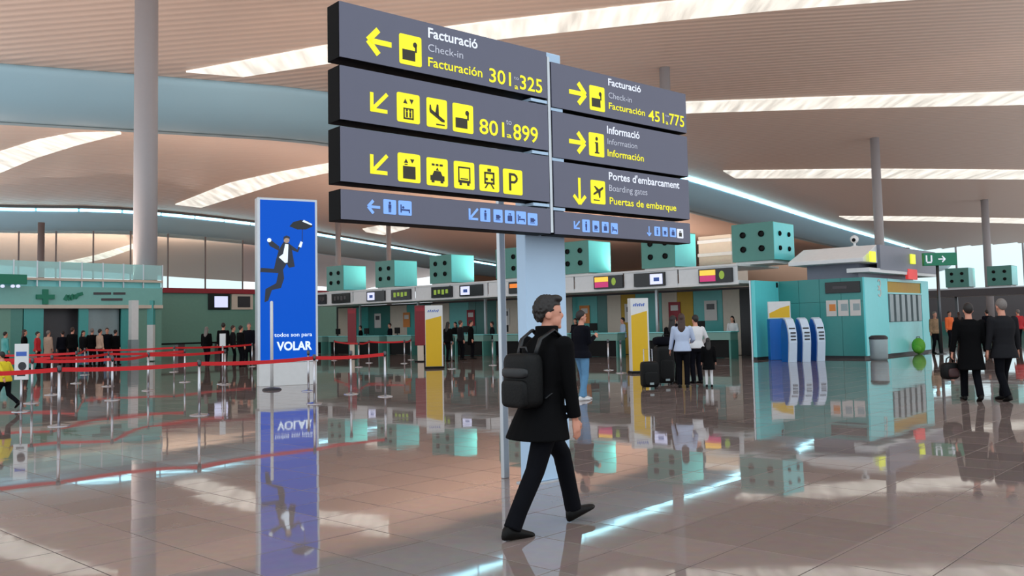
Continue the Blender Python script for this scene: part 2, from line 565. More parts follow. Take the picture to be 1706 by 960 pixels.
def strip(k, up, lo, n=28, m=3):
    rows = []
    for i in range(n + 1):
        a, b = along(up, i / n), along(lo, i / n); r = []
        for j in range(m + 1):
            h = hit(k, a[0] + (b[0] - a[0]) * j / m, a[1] + (b[1] - a[1]) * j / m)
            if h is None: r = None; break
            r.append(h)
        if r: rows.append(r)
    mb = MB()
    bot = [[p + Vector((0, 0, -0.12)) for p in r] for r in rows]
    for i in range(len(rows) - 1):
        ring = lambda q: [bot[q][j] for j in range(m + 1)] + [rows[q][j] for j in range(m, -1, -1)]
        if i == 0: rs = [ring(0)]
        rs.append(ring(i + 1))
    mb.rings(rs)
    return mb.build('light_strip', 'strip', CEIL[k][0])


strip(0, [(310, 118), (545, 74), (770, 40), (1000, 14), (1200, -8), (1500, -38), (1800, -64)], [(405, 126), (545, 104), (830, 63), (1100, 34), (1300, 14), (1480, 0), (1800, -22)], 40)
strip(0, [(960, 182), (1147, 169), (1400, 160), (1706, 152), (1900, 150)], [(1020, 196), (1147, 187), (1400, 179), (1706, 173), (1900, 172)], 40)
strip(0, [(1205, 284), (1450, 281), (1706, 283), (1900, 286)], [(1225, 296), (1450, 296), (1706, 298), (1900, 301)])
strip(0, [(1398, 360), (1550, 361), (1706, 364), (1850, 368)], [(1415, 366), (1550, 368), (1706, 372), (1850, 376)])
strip(1, [(-90, 282), (0, 252), (60, 233), (120, 221), (200, 219)], [(-90, 322), (0, 287), (60, 262), (130, 240), (202, 222)])
strip(1, [(292, 340), (380, 305), (460, 287), (545, 272), (640, 260)], [(335, 345), (400, 325), (470, 303), (545, 287), (640, 274)])
strip(1, [(604, 381), (640, 374), (688, 375)], [(610, 386), (640, 391), (680, 380)], 12)
strip(2, [(105, 437), (160, 425), (225, 405)], [(140, 438), (180, 429), (225, 413)], 12)


# ------------------------------------------------------------------ fold beams with their light slots
def beam(name, c, n, has_lip, light_from, seg=5.4):
    prof = [(0.5, 0.35), (0.5, 0.0), (0.35, -0.25), (0.0, -0.7), (-0.5, -1.3), (-1.2, -1.9), (-2.1, -2.45), (-3.2, -2.8), (-4.2, -2.95), (-4.2, -2.6), (-0.2, 0.35)]
    rs = [[p + nn * a + Vector((0, 0, b)) for a, b in prof] for p, nn in zip(c, n)]
    b = struct(MB().rings(rs).build(name, 'beam_blue', None, smooth=True))
    lip = [[p + nn * a + Vector((0, 0, z)) for a, z in ((0.75, 0.3), (0.75, 0.95), (-0.5, 0.95), (-0.5, 0.3))] for p, nn in zip(c, n)]
    if has_lip: MB().rings(lip).build('lip', 'lip_dark', b)
    # light slots
    s = 0.0; L = [0]
    for i in range(1, len(c)): L.append(L[-1] + (c[i] - c[i - 1]).length)

    def at(s):
        for i in range(1, len(c)):
            if s <= L[i]:
                t = (s - L[i - 1]) / (L[i] - L[i - 1]); return c[i - 1].lerp(c[i], t), n[i - 1].lerp(n[i], t).normalized()
        return c[-1], n[-1]
    s = light_from
    while s < L[-1] - seg:
        r = []
        for k in range(4):
            p, nn = at(s + 0.12 + (seg - 0.3) * k / 3)
            r.append([p + nn * a + Vector((0, 0, z)) for a, z in ((0.66, 0.02), (0.66, 0.26), (0.52, 0.26), (0.52, -0.12))])
        MB().rings(r).build('light_slot', 'slot_light', b)
        s += seg
    return b


def arc_to(c, target):
    L = 0
    best = (1e9, 0)
    for i in range(1, len(c)):
        L += (c[i] - c[i - 1]).length
        d = (c[i] - target).length
        if d < best[0]: best = (d, L)
    return best[1]


beam('trim_1', c1, n1, False, arc_to(c1, G(640, 180, ZC)))
beam('trim_2', c2, n2, True, arc_to(c2, G(-40, 349, ZC)), 5.8)

# glazing under the back beam: panes between mullions
wn = struct(MB().box(-0.01, 0.01, -0.01, 0.01, 0, 17.0).build('window_1', 'mullion'))
base = G(0, 350, ZC); wn.location = (base.x - 6, base.y, 0)
prev = None
for x in range(-30, 440, 62):
    p = G(x, 352 if x < 230 else 352 + (x - 230) * 0.11, ZC); q = Vector((p.x, p.y, 0)) - wn.location
    d = (q - (prev if prev else q - Vector((4, 1, 0)))).normalized(); nn = Vector((d.y, -d.x, 0))
    mb = MB(); r = 0.09
    mb.rings([[q + d * r * sx + nn * r * sy + Vector((0, 0, z)) for sx, sy in ((-1, -1), (1, -1), (1, 1), (-1, 1))] for z in (0.0, 17.0)])
    mb.build('mullion', 'mullion', wn)
    if prev:
        MB().rings([[prev + nn * s_ + Vector((0, 0, z)) for s_, z in ((-.02, 3), (.02, 3), (.02, 17), (-.02, 17))], [q + nn * s_ + Vector((0, 0, z)) for s_, z in ((-.02, 3), (.02, 3), (.02, 17), (-.02, 17))]]).build('pane', 'glass', wn)
    prev = q

# ------------------------------------------------------------------ columns
def column(p, r, top, label, m='column_paint'):
    t = thing('column', label, 'column', (p.x, p.y, 0), 0, 'round roof columns')
    MB().lathe([(r, 0.02), (r, top * 0.5), (r * 0.98, top)], 28).build('shaft', m, t, smooth=True)
    MB().lathe([(r * 1.25, 0), (r * 1.25, 0.03), (r * 1.12, 0.06), (r * 1.0, 0.06)], 28).build('collar', 'steel_light', t)
    return t


def roof_z(k, p):
    h = CEIL[k][1].ray_cast(Vector((p.x, p.y, 0)), Vector((0, 0, 1)))[0]
    return h.z if h else 21.0


p = G(241, 602)
lcol = column(p, 0.62, roof_z(0, p), 'thick pale column rising among the red belt posts left of the blue advert')
fq = Frame((p.x, p.y, 0), 0.0)
qx_, qz1 = fq.px(251, 501, -.65); _, qz0 = fq.px(251, 592, -.65)
MB().box(qx_ - .17, qx_ + .17, -.74, -.45, .05, qz1 - 1.3).build('side_box', 'white_paint', lcol)
MB().box(qx_ - .17, qx_ + .17, -.74, -.45, qz1 - 1.3, qz1).build('side_panel', 'teal_mid', lcol)
for (x, y, wpx, k, lab) in ((1107, 113, 18, 0, 'pale column whose top shows just above the right half of the hanging sign'),
                            (1457, 230, 15, 0, 'tall slim pale column rising behind the teal kiosk'),
                            (1640, 333, 12, 0, 'slim grey column in front of the bright far window'),
                            (563, 366, 9, 1, 'thin pinkish column behind the leftmost vent cubes, beside the blue advert'),
                            (647, 374, 8, 1, 'thin pinkish column behind the second vent cube from the blue advert')):
    h = hit(k, x, y)
    column(h, wpx / 2 / F * h.y, h.z, lab)
p = AT(68, 440, 122)
column(p, 0.45, 17.2, 'dark slim column in the glazing above the pharmacy', 'mullion')

# ------------------------------------------------------------------ far walls and far window
fw = struct(MB().box(-30, 150, 330, 331, 0, 26).build('wall_back', 'tan_wall'))
fw2 = struct(MB().box(108, 300, 262, 263, 0, 9.5).build('wall_right', 'counter_dark'))
win = struct(MB().box(112, 280, 261.4, 261.7, 9.3, 9.8).build('window_2', 'mullion'))
for k in range(9):
    MB().box(112 + 20 * k - .2, 112 + 20 * k + .2, 261.4, 261.8, 9.8, 24).build('mullion', 'mullion', win)
    if k < 8: MB().box(112.2 + 20 * k, 131.8 + 20 * k, 261.55, 261.6, 9.8, 24).build('pane', 'glass', win)

# ================================================================== THE HANGING DIRECTION SIGN
SB = G(884, 808)                                   # foot of the pillar, front left corner
SRZ = math.atan2(math.cos(math.radians(49.7)), math.sin(math.radians(49.7)))
fs0 = Frame(SB, SRZ)
OFFS = -0.35                                       # front face of the panels, in front of the pillar
S = lambda x, y: fs0.px(x, y, OFFS)
sign = thing('direction_sign', 'large dark hanging direction sign with yellow pictograms on a pale pillar', 'sign', (SB.x, SB.y, 0), SRZ)
pw = fs0.px(946, 600, 0)[0]
MB().box(0, pw, 0, 0.14, 0.012, 4.22).build('pillar', 'pillar_paint', sign, bevel=0.01)
MB().box(-0.03, pw + 0.03, -0.03, 0.17, 0, 0.012).build('base_plate', 'steel_light', sign)
pp = Vector(G(841, 797)) - fs0.o
qx, qy = pp.dot(fs0.ex), pp.dot(fs0.ey)
MB().box(qx - 0.03, qx + 0.045, qy - 0.025, qy + 0.025, 0, 4.0).build('rear_post', 'steel_light', sign, bevel=0.008)
XL0, XL1, XR0, XR1 = -2.185, 0.012, 0.062, 2.07
ROWS = {'L': [(3.62, 4.07), (3.125, 3.56), (2.64, 3.077), (2.345, 2.585)], 'R': [(3.552, 3.99), (3.072, 3.52), (2.605, 3.045), (2.346, 2.568)]}
for za, zb in ((3.59, 3.536), (3.1, 3.058), (2.613, 2.587)):
    MB().box(XL1 - 0.2, XL1 + 0.0, OFFS + 0.01, 0.0, za - 0.014, za + 0.014).build('bracket', 'pillar_paint', sign)
    MB().box(XR0 - 0.0, XR0 + 0.15, OFFS + 0.01, 0.0, zb - 0.014, zb + 0.014).build('bracket', 'pillar_paint', sign)
MB().box(XL1 + 0.006, XR0 - 0.012, OFFS + 0.004, OFFS + 0.05, 2.36, 4.03).build('joint_bar', 'steel_light', sign)
PANEL = {}
for side, (x0, x1) in (('L', (XL0, XL1)), ('R', (XR0, XR1))):
    for r, (z0, z1) in enumerate(ROWS[side]):
        body = MB().box(x0, x1, OFFS + 0.012, OFFS + 0.195, z0, z1).build('panel', 'sign_black', sign, bevel=0.004)
        MB().box(x0 + 0.004, x1 - 0.004, OFFS, OFFS + 0.012, z0 + 0.004, z1 - 0.004).build('face', 'sign_dark', body)
        PANEL[side, r] = body
YF = OFFS - 0.003


def words(side, r, items, material, name='lettering', bold=0.012):
    for body, (x0, yb), ytop, (x1, _) in items:
        mb = MB()
        t0, zb = S(x0, yb); _, zt = S(x0, ytop); t1, _ = S(x1, yb)
        put_text(mb, body, t0, t1, zb, zt - zb, YF, bold)
        mb.build(name, material, PANEL[side, r])


words('L', 0, [('Facturació', (713, 62), 45, (795, 0))], 'sign_white', bold=0.02)
words('L', 0, [('Check-in', (713, 85), 72, (771, 0))], 'sign_grey', bold=0.0)
words('L', 0, [('Facturación', (713, 110), 94, (803, 0)), ('301', (815, 136), 112, (851, 0)), ('325', (866, 148), 124, (903, 0)), ('a', (857, 148), 139, (863, 0))], 'sign_yellow', bold=0.012)
words('L', 0, [('to', (856, 132), 126, (864, 0))], 'sign_grey', bold=0.0)
words('L', 1, [('801', (798.5, 222), 196, (840, 0)), ('899', (855, 232), 205, (896, 0)), ('a', (844, 229), 220, (852, 0))], 'sign_yellow')
words('L', 1, [('to', (843, 207), 197, (852, 0))], 'sign_grey', bold=0.0)
words('R', 0, [('Facturació', (1013, 142), 130, (1067, 0))], 'sign_white', bold=0.02)
words('R', 0, [('Check-in', (1013.5, 163), 153, (1052, 0))], 'sign_grey', bold=0.0)
words('R', 0, [('Facturación', (1014, 181), 170, (1074, 0)), ('451', (1080, 200), 182, (1106, 0)), ('775', (1115, 207), 188, (1139.5, 0)), ('a', (1109, 207), 200, (1113, 0))], 'sign_yellow')
words('R', 0, [('to', (1108, 194), 190, (1114, 0))], 'sign_grey', bold=0.0)
words('R', 1, [('Informació', (1011, 222), 209, (1065, 0))], 'sign_white', bold=0.02)
words('R', 1, [('Information', (1012, 240), 230, (1061, 0))], 'sign_grey', bold=0.0)
words('R', 1, [('Información', (1012, 260), 248, (1072, 0))], 'sign_yellow')
words('R', 2, [("Portes d'embarcament", (1014, 299), 286, (1131, 0))], 'sign_white', bold=0.02)
words('R', 2, [('Boarding gates', (1014.6, 318), 307, (1078, 0))], 'sign_grey', bold=0.0)
words('R', 2, [('Puertas de embarque', (1015.5, 340), 328, (1126, 0))], 'sign_yellow')


def stroke(mb, x0, z0, x1, z1, w, y0=YF, y1=OFFS + 0.001):
    dx, dz = x1 - x0, z1 - z0; L = math.hypot(dx, dz); ax, az = -dz / L * w / 2, dx / L * w / 2
    mb.prism([(x0 + ax, z0 + az), (x0 - ax, z0 - az), (x1 - ax, z1 - az), (x1 + ax, z1 + az)], y0, y1)


def arrow(side, r, xa, ya, xb, kind, material='sign_yellow'):
    """kind: left, right, down, dl; xa..xb pixel span of the arrow, ya its middle row"""
    t0, _ = S(xa, ya); t1, _ = S(xb, ya); _, zc = S((xa + xb) / 2, ya)
    w = t1 - t0; c = (t0 + t1) / 2; mb = MB(); th = w * 0.2
    if kind == 'left':
        stroke(mb, t0 + th * .6, zc, t1, zc, th); stroke(mb, t0, zc, c - w * .06, zc + w * .46, th * 1.1); stroke(mb, t0, zc, c - w * .06, zc - w * .46, th * 1.1)
    if kind == 'right':
        stroke(mb, t0, zc, t1 - th * .6, zc, th); stroke(mb, t1, zc, c + w * .06, zc + w * .46, th * 1.1); stroke(mb, t1, zc, c + w * .06, zc - w * .46, th * 1.1)
    if kind == 'down':
        h = w * 0.8; stroke(mb, c, zc + h, c, zc - h + th * .6, th); stroke(mb, c, zc - h, t0, zc - h + w * .5, th * 1.1); stroke(mb, c, zc - h, t1, zc - h + w * .5, th * 1.1)
    if kind == 'dl':
        h = w / 2; stroke(mb, t0 + th * .3, zc - h + th * .3, t1, zc + h, th); stroke(mb, t0 + th * .4, zc - h, t0 + th * .4, zc + h * .95, th); stroke(mb, t0, zc - h + th * .4, t1, zc - h + th * .4, th)
    mb.build('arrow', material, PANEL[side, r])


arrow('L', 0, 613, 71, 652, 'left'); arrow('L', 1, 617, 171, 645, 'dl'); arrow('L', 2, 617, 274, 645, 'dl')
arrow('L', 3, 613, 345, 633, 'left', 'sign_blue'); arrow('L', 3, 781, 357, 796, 'dl', 'sign_blue')
arrow('R', 0, 948, 155, 975, 'right'); arrow('R', 1, 948, 237, 974, 'right'); arrow('R', 2, 955.5, 318, 975, 'down')
arrow('R', 3, 956, 375, 965.5, 'dl', 'sign_blue'); arrow('R', 3, 1078, 385, 1084.5, 'down', 'sign_blue')

# symbols drawn in a unit square (x, z); each is a list of polygons
def R4(x0, x1, z0, z1): return [(x0, z0), (x1, z0), (x1, z1), (x0, z1)]
SYM = {
    'case': [R4(.1, .72, .12, .5), R4(.72, .8, .45, .72)] + [disc(.72, .72, .1, 10)],
    'lift': [R4(.26, .74, .08, .14), R4(.26, .32, .08, .5), R4(.68, .74, .08, .5), R4(.26, .74, .45, .5), R4(.38, .46, .16, .36), R4(.54, .62, .16, .36), disc(.42, .42, .05, 8), disc(.58, .42, .05, 8),
             [(.25, .66), (.45, .66), (.35, .84)], [(.55, .84), (.75, .84), (.65, .66)]],
    'lift2': [R4(.2, .8, .08, .56), R4(.28, .42, .6, .64), [(.25, .68), (.45, .68), (.35, .84)], [(.55, .84), (.75, .84), (.65, .68)]],
    'arrive': [[(.1, .62), (.2, .62), (.9, .28), (.9, .2), (.75, .2), (.12, .5)], [(.4, .46), (.5, .84), (.58, .82), (.6, .36)], [(.1, .6), (.12, .78), (.18, .78), (.22, .56)], R4(.45, .9, .06, .11)],
    'depart': [[(.12, .38), (.2, .46), (.86, .78), (.9, .7), (.8, .62), (.22, .36)], [(.4, .56), (.2, .76), (.28, .78), (.6, .62)], [(.5, .5), (.58, .24), (.66, .26), (.68, .6)], R4(.15, .6, .1, .15)],
    'taxi': [R4(.14, .86, .16, .36), [(.24, .36), (.34, .54), (.66, .54), (.76, .36)], R4(.2, .34, .08, .16), R4(.66, .8, .08, .16), [(.42, .56), (.58, .56), (.5, .68)], R4(.22, .36, .74, .82), R4(.42, .56, .74, .82), R4(.62, .78, .74, .82)],
    'bus': [R4(.18, .82, .2, .3), R4(.18, .24, .2, .84), R4(.76, .82, .2, .84), R4(.18, .82, .78, .84), R4(.24, .36, .1, .2), R4(.64, .76, .1, .2), R4(.3, .7, .34, .38)],
    'train': [R4(.22, .78, .26, .34), R4(.22, .3, .26, .76), R4(.7, .78, .26, .76), R4(.22, .78, .68, .76), disc(.36, .46, .06, 8), disc(.64, .46, .06, 8), [(.22, .08), (.3, .08), (.44, .26), (.36, .26)], [(.78, .08), (.7, .08), (.56, .26), (.64, .26)], R4(.4, .6, .78, .9)],
    'info': [R4(.44, .6, .14, .62), R4(.38, .44, .56, .62), R4(.36, .68, .1, .16), disc(.51, .78, .09, 12)],
    'park': [R4(.28, .4, .12, .88), [(.4, .88), (.6, .88), (.74, .78), (.78, .66), (.74, .54), (.6, .44), (.4, .44), (.4, .54), (.56, .54), (.65, .6), (.67, .66), (.65, .72), (.56, .78), (.4, .78)]],
    'people': [disc(.5, .8, .1, 10), R4(.38, .62, .4, .68), R4(.4, .48, .1, .4), R4(.52, .6, .1, .4)],
    'cup': [R4(.25, .65, .25, .6), R4(.65, .78, .35, .5), R4(.2, .75, .14, .2)],
    'bed': [R4(.12, .2, .15, .75), R4(.2, .88, .3, .42), R4(.8, .88, .15, .42), disc(.34, .54, .09, 10)],
    'bag': [R4(.25, .75, .15, .6), R4(.38, .44, .6, .8), R4(.56, .62, .6, .8), R4(.38, .62, .76, .82)],
}


def icon(side, r, x0, y0, x1, y1, sym, plate='sign_yellow', ink='glyph'):
    xc, yc = (x0 + x1) / 2, (y0 + y1) / 2
    t0, _ = S(x0, yc); t1, _ = S(x1, yc); _, zc = S(xc, yc)
    # true height from the left edge where the top and bottom rows were read
    w = t1 - t0; sl = (y1 - y0) - 0.17 * (x1 - x0)
    _, za = S(xc, yc - sl / 2); _, zb = S(xc, yc + sl / 2)
    MB().prism(rrect(t0, t1, zb, za, w * 0.08), YF, OFFS + 0.001).build('pictogram', plate, PANEL[side, r])
    mb = MB(); hh = za - zb
    for poly in SYM[sym]:
        mb.prism([(t0 + w * (.04 + .92 * u), zb + hh * (.04 + .92 * v)) for u, v in poly], YF - 0.002, YF + 0.001)
    mb.build('symbol', ink, PANEL[side, r])


icon('L', 0, 665, 56, 702, 112, 'case')
icon('L', 1, 661, 153, 699, 208, 'lift'); icon('L', 1, 710.5, 162, 744.5, 216, 'arrive'); icon('L', 1, 754, 171, 788, 224, 'case')
icon('L', 2, 662.5, 253, 700, 307, 'lift2'); icon('L', 2, 710.5, 261, 745.7, 313, 'taxi'); icon('L', 2, 756, 267, 790, 318, 'bus'); icon('L', 2, 798.5, 273, 831, 322, 'train'); icon('L', 2, 838, 280, 870, 327, 'park')
B_ = dict(plate='sign_blue', ink='sign_blue_dark')
icon('L', 3, 638.5, 331, 659.7, 359, 'people', **B_); icon('L', 3, 663.6, 333, 685.5, 361, 'bed', **B_)
for (x0, y0, x1, y1, s_) in ((800, 346, 816.5, 371, 'people'), (822, 348, 837, 372, 'cup'), (841, 349.5, 857, 374, 'bag'), (860, 351, 876, 375, 'bed'), (879, 354, 895, 377, 'cup')):
    icon('L', 3, x0, y0, x1, y1, s_, **B_)
icon('R', 0, 982, 142, 1007, 187, 'case'); icon('R', 1, 981, 220, 1006, 263, 'info'); icon('R', 2, 984, 299, 1008, 342, 'depart')
for (x0, y0, x1, y1, s_) in ((970, 365, 982.4, 388, 'people'), (987, 367, 998, 388, 'cup'), (1002.7, 369, 1013.7, 389, 'bag'), (1017.8, 371, 1028.8, 391, 'bed'), (1090, 377, 1099.6, 394, 'people'), (1103.5, 378, 1112, 395, 'cup'), (1116, 379, 1126, 396, 'bag')):
    icon('R', 3, x0, y0, x1, y1, s_, **B_)
icon('R', 3, 1128, 381, 1138, 398, 'bag', plate='sign_white')

# ================================================================== THE BLUE ADVERT
p0, p1 = G(430, 645), G(531, 640)
arz = math.atan2(p1.y - p0.y, p1.x - p0.x)
fa = Frame(p0, arz); aw = (p1 - p0).length
ad = thing('advertising_totem', 'tall blue lit advert of a man flying with an umbrella, on a white base', 'advert', (p0.x, p0.y, 0), arz)
_, ztop = fa.px(432, 328)
MB().box(0.04, aw - 0.04, 0.03, 0.37, 0, 0.66).build('base', 'white_paint', ad, bevel=0.01)
MB().box(0, aw, 0.02, 0.4, 0.62, ztop).build('casing', 'steel_light', ad, bevel=0.02)
pn = MB().box(0.07, aw - 0.07, 0.005, 0.02, 0.68, ztop - 0.07).build('picture', 'ad_blue', ad)
A2 = lambda x, y: fa.px(x, y)


def adpoly(name, polys, material, depth):
    mb = MB()
    for poly in polys: mb.prism([A2(430 + u / 5.645, 340 + v / 5.645) for u, v in poly], 0.005 - depth, 0.006)
    mb.build(name, material, pn)


adpoly('suit', [[(195, 430), (240, 355), (295, 370), (320, 440), (345, 590), (290, 600), (270, 560), (235, 620), (245, 700), (215, 790), (130, 810), (95, 910), (60, 925), (70, 800), (170, 745), (190, 650), (20, 640), (25, 600), (150, 610), (170, 520)],
                [(90, 350), (110, 330), (200, 400), (195, 440), (110, 395)], [(295, 375), (370, 430), (385, 370), (405, 385), (375, 455), (310, 430)]], 'ad_suit', 0.003)
adpoly('shirt', [[(255, 375), (285, 380), (278, 550), (255, 555), (195, 500), (235, 470)]], 'ad_white', 0.005)
adpoly('face', [disc(268, 340, 27, 14)], 'ad_skin', 0.005)
adpoly('hair', [[(238, 345), (240, 310), (268, 295), (298, 310), (300, 330), (270, 318), (250, 325)]], 'ad_suit', 0.007)
adpoly('hand', [disc(105, 340, 20, 10), [(380, 400), (400, 350), (420, 360), (405, 410)]], 'ad_white', 0.005)
adpoly('umbrella', [[(295, 210), (330, 170), (400, 150), (470, 160), (515, 210), (450, 240), (370, 240)], [(415, 235), (420, 235), (417, 360), (412, 360)]], 'ad_umbrella', 0.003)
adpoly('umbrella_shine', [[(415, 165), (430, 150), (510, 190), (500, 200)]], 'ad_white', 0.005)
tl = MB()
x0, zb = A2(457, 561.5); x1, _ = A2(520, 561.5)
put_text(tl, 'todos son para', x0, x1, zb, 0.11, 0.001, 0.012)
tl.build('lettering', 'ad_white', pn); tl = MB()
x0, zb = A2(461, 584); x1, _ = A2(520, 584)
put_text(tl, 'VOLAR', x0, x1, zb, 0.235, 0.001, 0.035)
tl.build('lettering', 'ad_white', pn)

# ================================================================== BELT POSTS
def belt_post_parts(parent, h=1.0):
    MB().lathe([(0.17, 0), (0.17, 0.008), (0.155, 0.018), (0.06, 0.032), (0.034, 0.04)], 20).build('base', 'steel', parent, smooth=False)
    MB().lathe([(0.026, 0.034), (0.026, h - 0.09)], 14).build('post', 'steel', parent, smooth=True)
    MB().lathe([(0.034, h - 0.1), (0.036, h - 0.08), (0.036, h - 0.02), (0.03, h), (0.008, h + 0.004)], 14).build('belt_head', 'steel_dark', parent, smooth=True)


proto = {}
def belt_post(px, py, label, h=1.0):
    g_ = G(px, py); t = thing('belt_post', label, 'barrier post', (g_.x, g_.y, 0), 0, 'chrome barrier posts with red belts')
    if not proto:
        belt_post_parts(t, h); proto['p'] = list(t.children)
    else:
        for c in proto['p']: share(c, t)
    return t


def belt(a, b, z=0.93):
    q = b.location - a.location; d = Vector((q.x, q.y, 0)); L = d.length; d.normalize(); nn = Vector((d.y, -d.x, 0)) * 0.0015
    rs = []
    for k in range(9):
        t = k / 8; s_ = d * (0.03 + (L - 0.06) * t); sag = 0.04 * 4 * t * (1 - t) * min(1, L / 3)
        rs.append([s_ + nn * e + Vector((0, 0, z - sag + hh)) for e, hh in ((1, -.036), (1, .036), (-1, .036), (-1, -.036))])
    MB().rings(rs).build('belt', 'belt_red', a)


ORD = ['first', 'second', 'third', 'fourth', 'fifth', 'sixth', 'seventh', 'eighth', 'ninth', 'tenth', 'eleventh', 'twelfth']
ROWSB = [
    ('front row of belts', [(-95, 726), (98, 710), (332, 692), (524, 673), (642, 661)]),
    ('second row of belts', [(-60, 681), (53, 672), (187, 667), (247, 651), (375, 641)]),
    ('third row of belts', [(-40, 662), (86, 658), (180, 644), (308, 637)]),
    ('back row of belts', [(-50, 641), (127, 639), (141, 625), (290, 620), (420, 611)]),
    ('right-hand belts by the red panels', [(557, 601), (598, 612), (615, 605), (674, 606), (685, 600)]),
]
for nm, pts in ROWSB:
    ps = []
    for k, (x, y) in enumerate(pts):
        ps.append(belt_post(x, y, 'chrome belt post, %s from the left in the %s' % (ORD[k], nm)))
    for a, b in zip(ps, ps[1:]): belt(a, b)
for (x, y, lab) in ((585, 657, 'chrome belt post just left of the last post of the front row of belts'), (514, 652, 'chrome belt post standing in front of the blue advert near its right edge'),
                    (753, 615, 'chrome belt post right of the nearer yellow panel on the left'), (821, 609, 'lone chrome belt post left of the thin post of the hanging sign'),
                    (1014, 617, 'chrome belt post left of the yellow panel beside the suitcase, farther one'), (1035, 622, 'chrome belt post just left of the yellow panel beside the suitcase, nearer one')):
    belt_post(x, y, lab)

# tall slim pole before the advert
g_ = G(453, 650)
t = thing('slim_pole', 'tall slim white pole on a dark foot in front of the blue advert', 'pole', (g_.x, g_.y, 0))
MB().lathe([(0.24, 0), (0.24, 0.02), (0.2, 0.05), (0.05, 0.07)], 18).build('foot', 'dark_grey', t)
MB().lathe([(0.04, 0.06), (0.04, 2.24), (0.02, 2.26)], 12).build('shaft', 'white_paint', t, smooth=True)

# notice stands
def notice(px, py, wpx, ytop, ybot, label, mats):
    g_ = G(px, py); t = thing('notice_stand', label, 'notice stand', (g_.x, g_.y, 0))
    w = wpx / F * g_.y; zt = AT(px, ytop, g_.y).z; zb = AT(px, ybot, g_.y).z
    MB().lathe([(0.17, 0), (0.17, 0.012), (0.05, 0.03)], 18).build('base', 'steel', t)
    MB().lathe([(0.024, 0.03), (0.024, zb + 0.02)], 12).build('post', 'steel', t, smooth=True)
    b = MB().box(-w / 2, w / 2, -0.015, 0.015, zb, zt).build('board', 'white_paint', t, bevel=0.004)
    if mats:
        MB().box(-w * .38, w * .38, -0.018, -0.0151, zb + (zt - zb) * .66, zb + (zt - zb) * .78).build('print', 'logo_blue', b)
        MB().prism(disc(0.02, zb + (zt - zb) * .38, w * .3, 14), -0.018, -0.0151).build('print', 'dark_grey', b)
        MB().box(-w * .3, w * .3, -0.018, -0.0151, zb + (zt - zb) * .1, zb + (zt - zb) * .16).build('print', 'dark_grey', b)


notice(35, 686, 23, 573, 633, 'white notice board on a chrome stand at the far left, behind the running child', True)
notice(371, 640, 10, 556, 577, 'small white card holder on a chrome post left of the blue advert', False)

# ================================================================== COLOURED PANELS (yellow and red)
def totem(px, py, wpx, ytop, label, kind, rz):
    g_ = G(px, py); w = wpx / F * g_.y; zt = AT(px, ytop, g_.y).z
    t = thing('display_stand', label, 'display panel', (g_.x, g_.y, 0), rz)
    if kind == 'yellow':
        MB().box(-w / 2 - .03, w / 2 + .03, -.2, .2, 0, 0.07).build('foot', 'black', t)
        MB().box(-w / 2, w / 2, -.14, .14, 0.07, zt).build('body', 'white_paint', t, bevel=0.01)
        MB().prism([(-w / 2 + .01, .08), (w / 2 - .05, .08), (w / 2 - .05, zt * .83), (-w / 2 + .01, zt * .77)], -.145, -.139).build('yellow_field', 'yellow_panel', t)
        MB().box(w / 2 - .002, w / 2 + .004, -.05, .138, .08, zt * .85).build('yellow_side', 'yellow_panel', t)
        mb = MB(); zc = zt * .9
        for k in range(6): stroke(mb, -w * .34 + k * w * .11, zc - .02, -w * .29 + k * w * .11, zc + .05 + .02 * (k % 2), .035, -.146, -.139)
        mb.build('wordmark', 'logo_blue', t)
    else:
        MB().box(-w / 2, w / 2, -.25, .25, 0, 0.05).build('foot', 'black', t)
        MB().box(-w * .28, w * .28, -.05, .05, 0.05, 0.75).build('stem', 'cream', t)
        MB().box(-w / 2, w / 2, -.06, .06, 0.72, zt).build('panel', 'red_dark', t, bevel=0.01)
        MB().box(-w * .42, w * .42, -.068, -.06, zt * .9, zt * .96).build('header', 'red_trim', t)


totem(724, 614, 29, 509, 'yellow and white display panel left of the sign, next to a dark red one', 'yellow', 0.12)
totem(1066, 622, 31, 497, 'yellow and white display panel behind the black suitcase', 'yellow', 0.2)
totem(701, 603, 18, 509, 'dark red display panel next to the yellow one', 'red', 0.0)
totem(587, 598, 14, 514, 'smaller dark red display panel near the blue advert', 'red', 0.0)

# ================================================================== CHECK-IN ROW
RO = G(1235, 598)
fr = Frame(RO, GRID)                       # local x = towards the kiosk, y = into the row; the row runs to x = -33
XEND, XW = 0.0, -31.5
can = thing('check_in_canopy', 'long white canopy with display screens above the row of check-in desks', 'canopy', (RO.x, RO.y, 0), GRID)
MB().box(XW, XEND, 0.05, 3.6, 3.02, 3.14).build('soffit', 'fascia', can)
MB().box(XW, XEND, -0.03, 0.06, 2.97, 3.05).build('bottom_rail', 'white_paint', can)
MB().box(XW, XEND, -0.03, 0.06, 3.72, 3.8).build('top_rail', 'white_paint', can)
MB().box(XW, XEND, 0.06, 3.6, 3.72, 3.8).build('roof', 'white_paint', can)
fp = MB().box(-1.36, 1.36, 0.012, 0.05, 3.05, 3.74).build('fascia_panel', 'fascia', can); fp.location = (-1.4, 0, 0)
for k in range(1, 11): share(fp, can, (-1.4 - 2.8 * k, 0, 0))
for k in range(6):
    MB().box(-0.06 - 5.6 * k - .1, 0.06 - 5.6 * k - .1, 2.7, 2.82, 0, 3.02).build('post', 'steel_light', can)
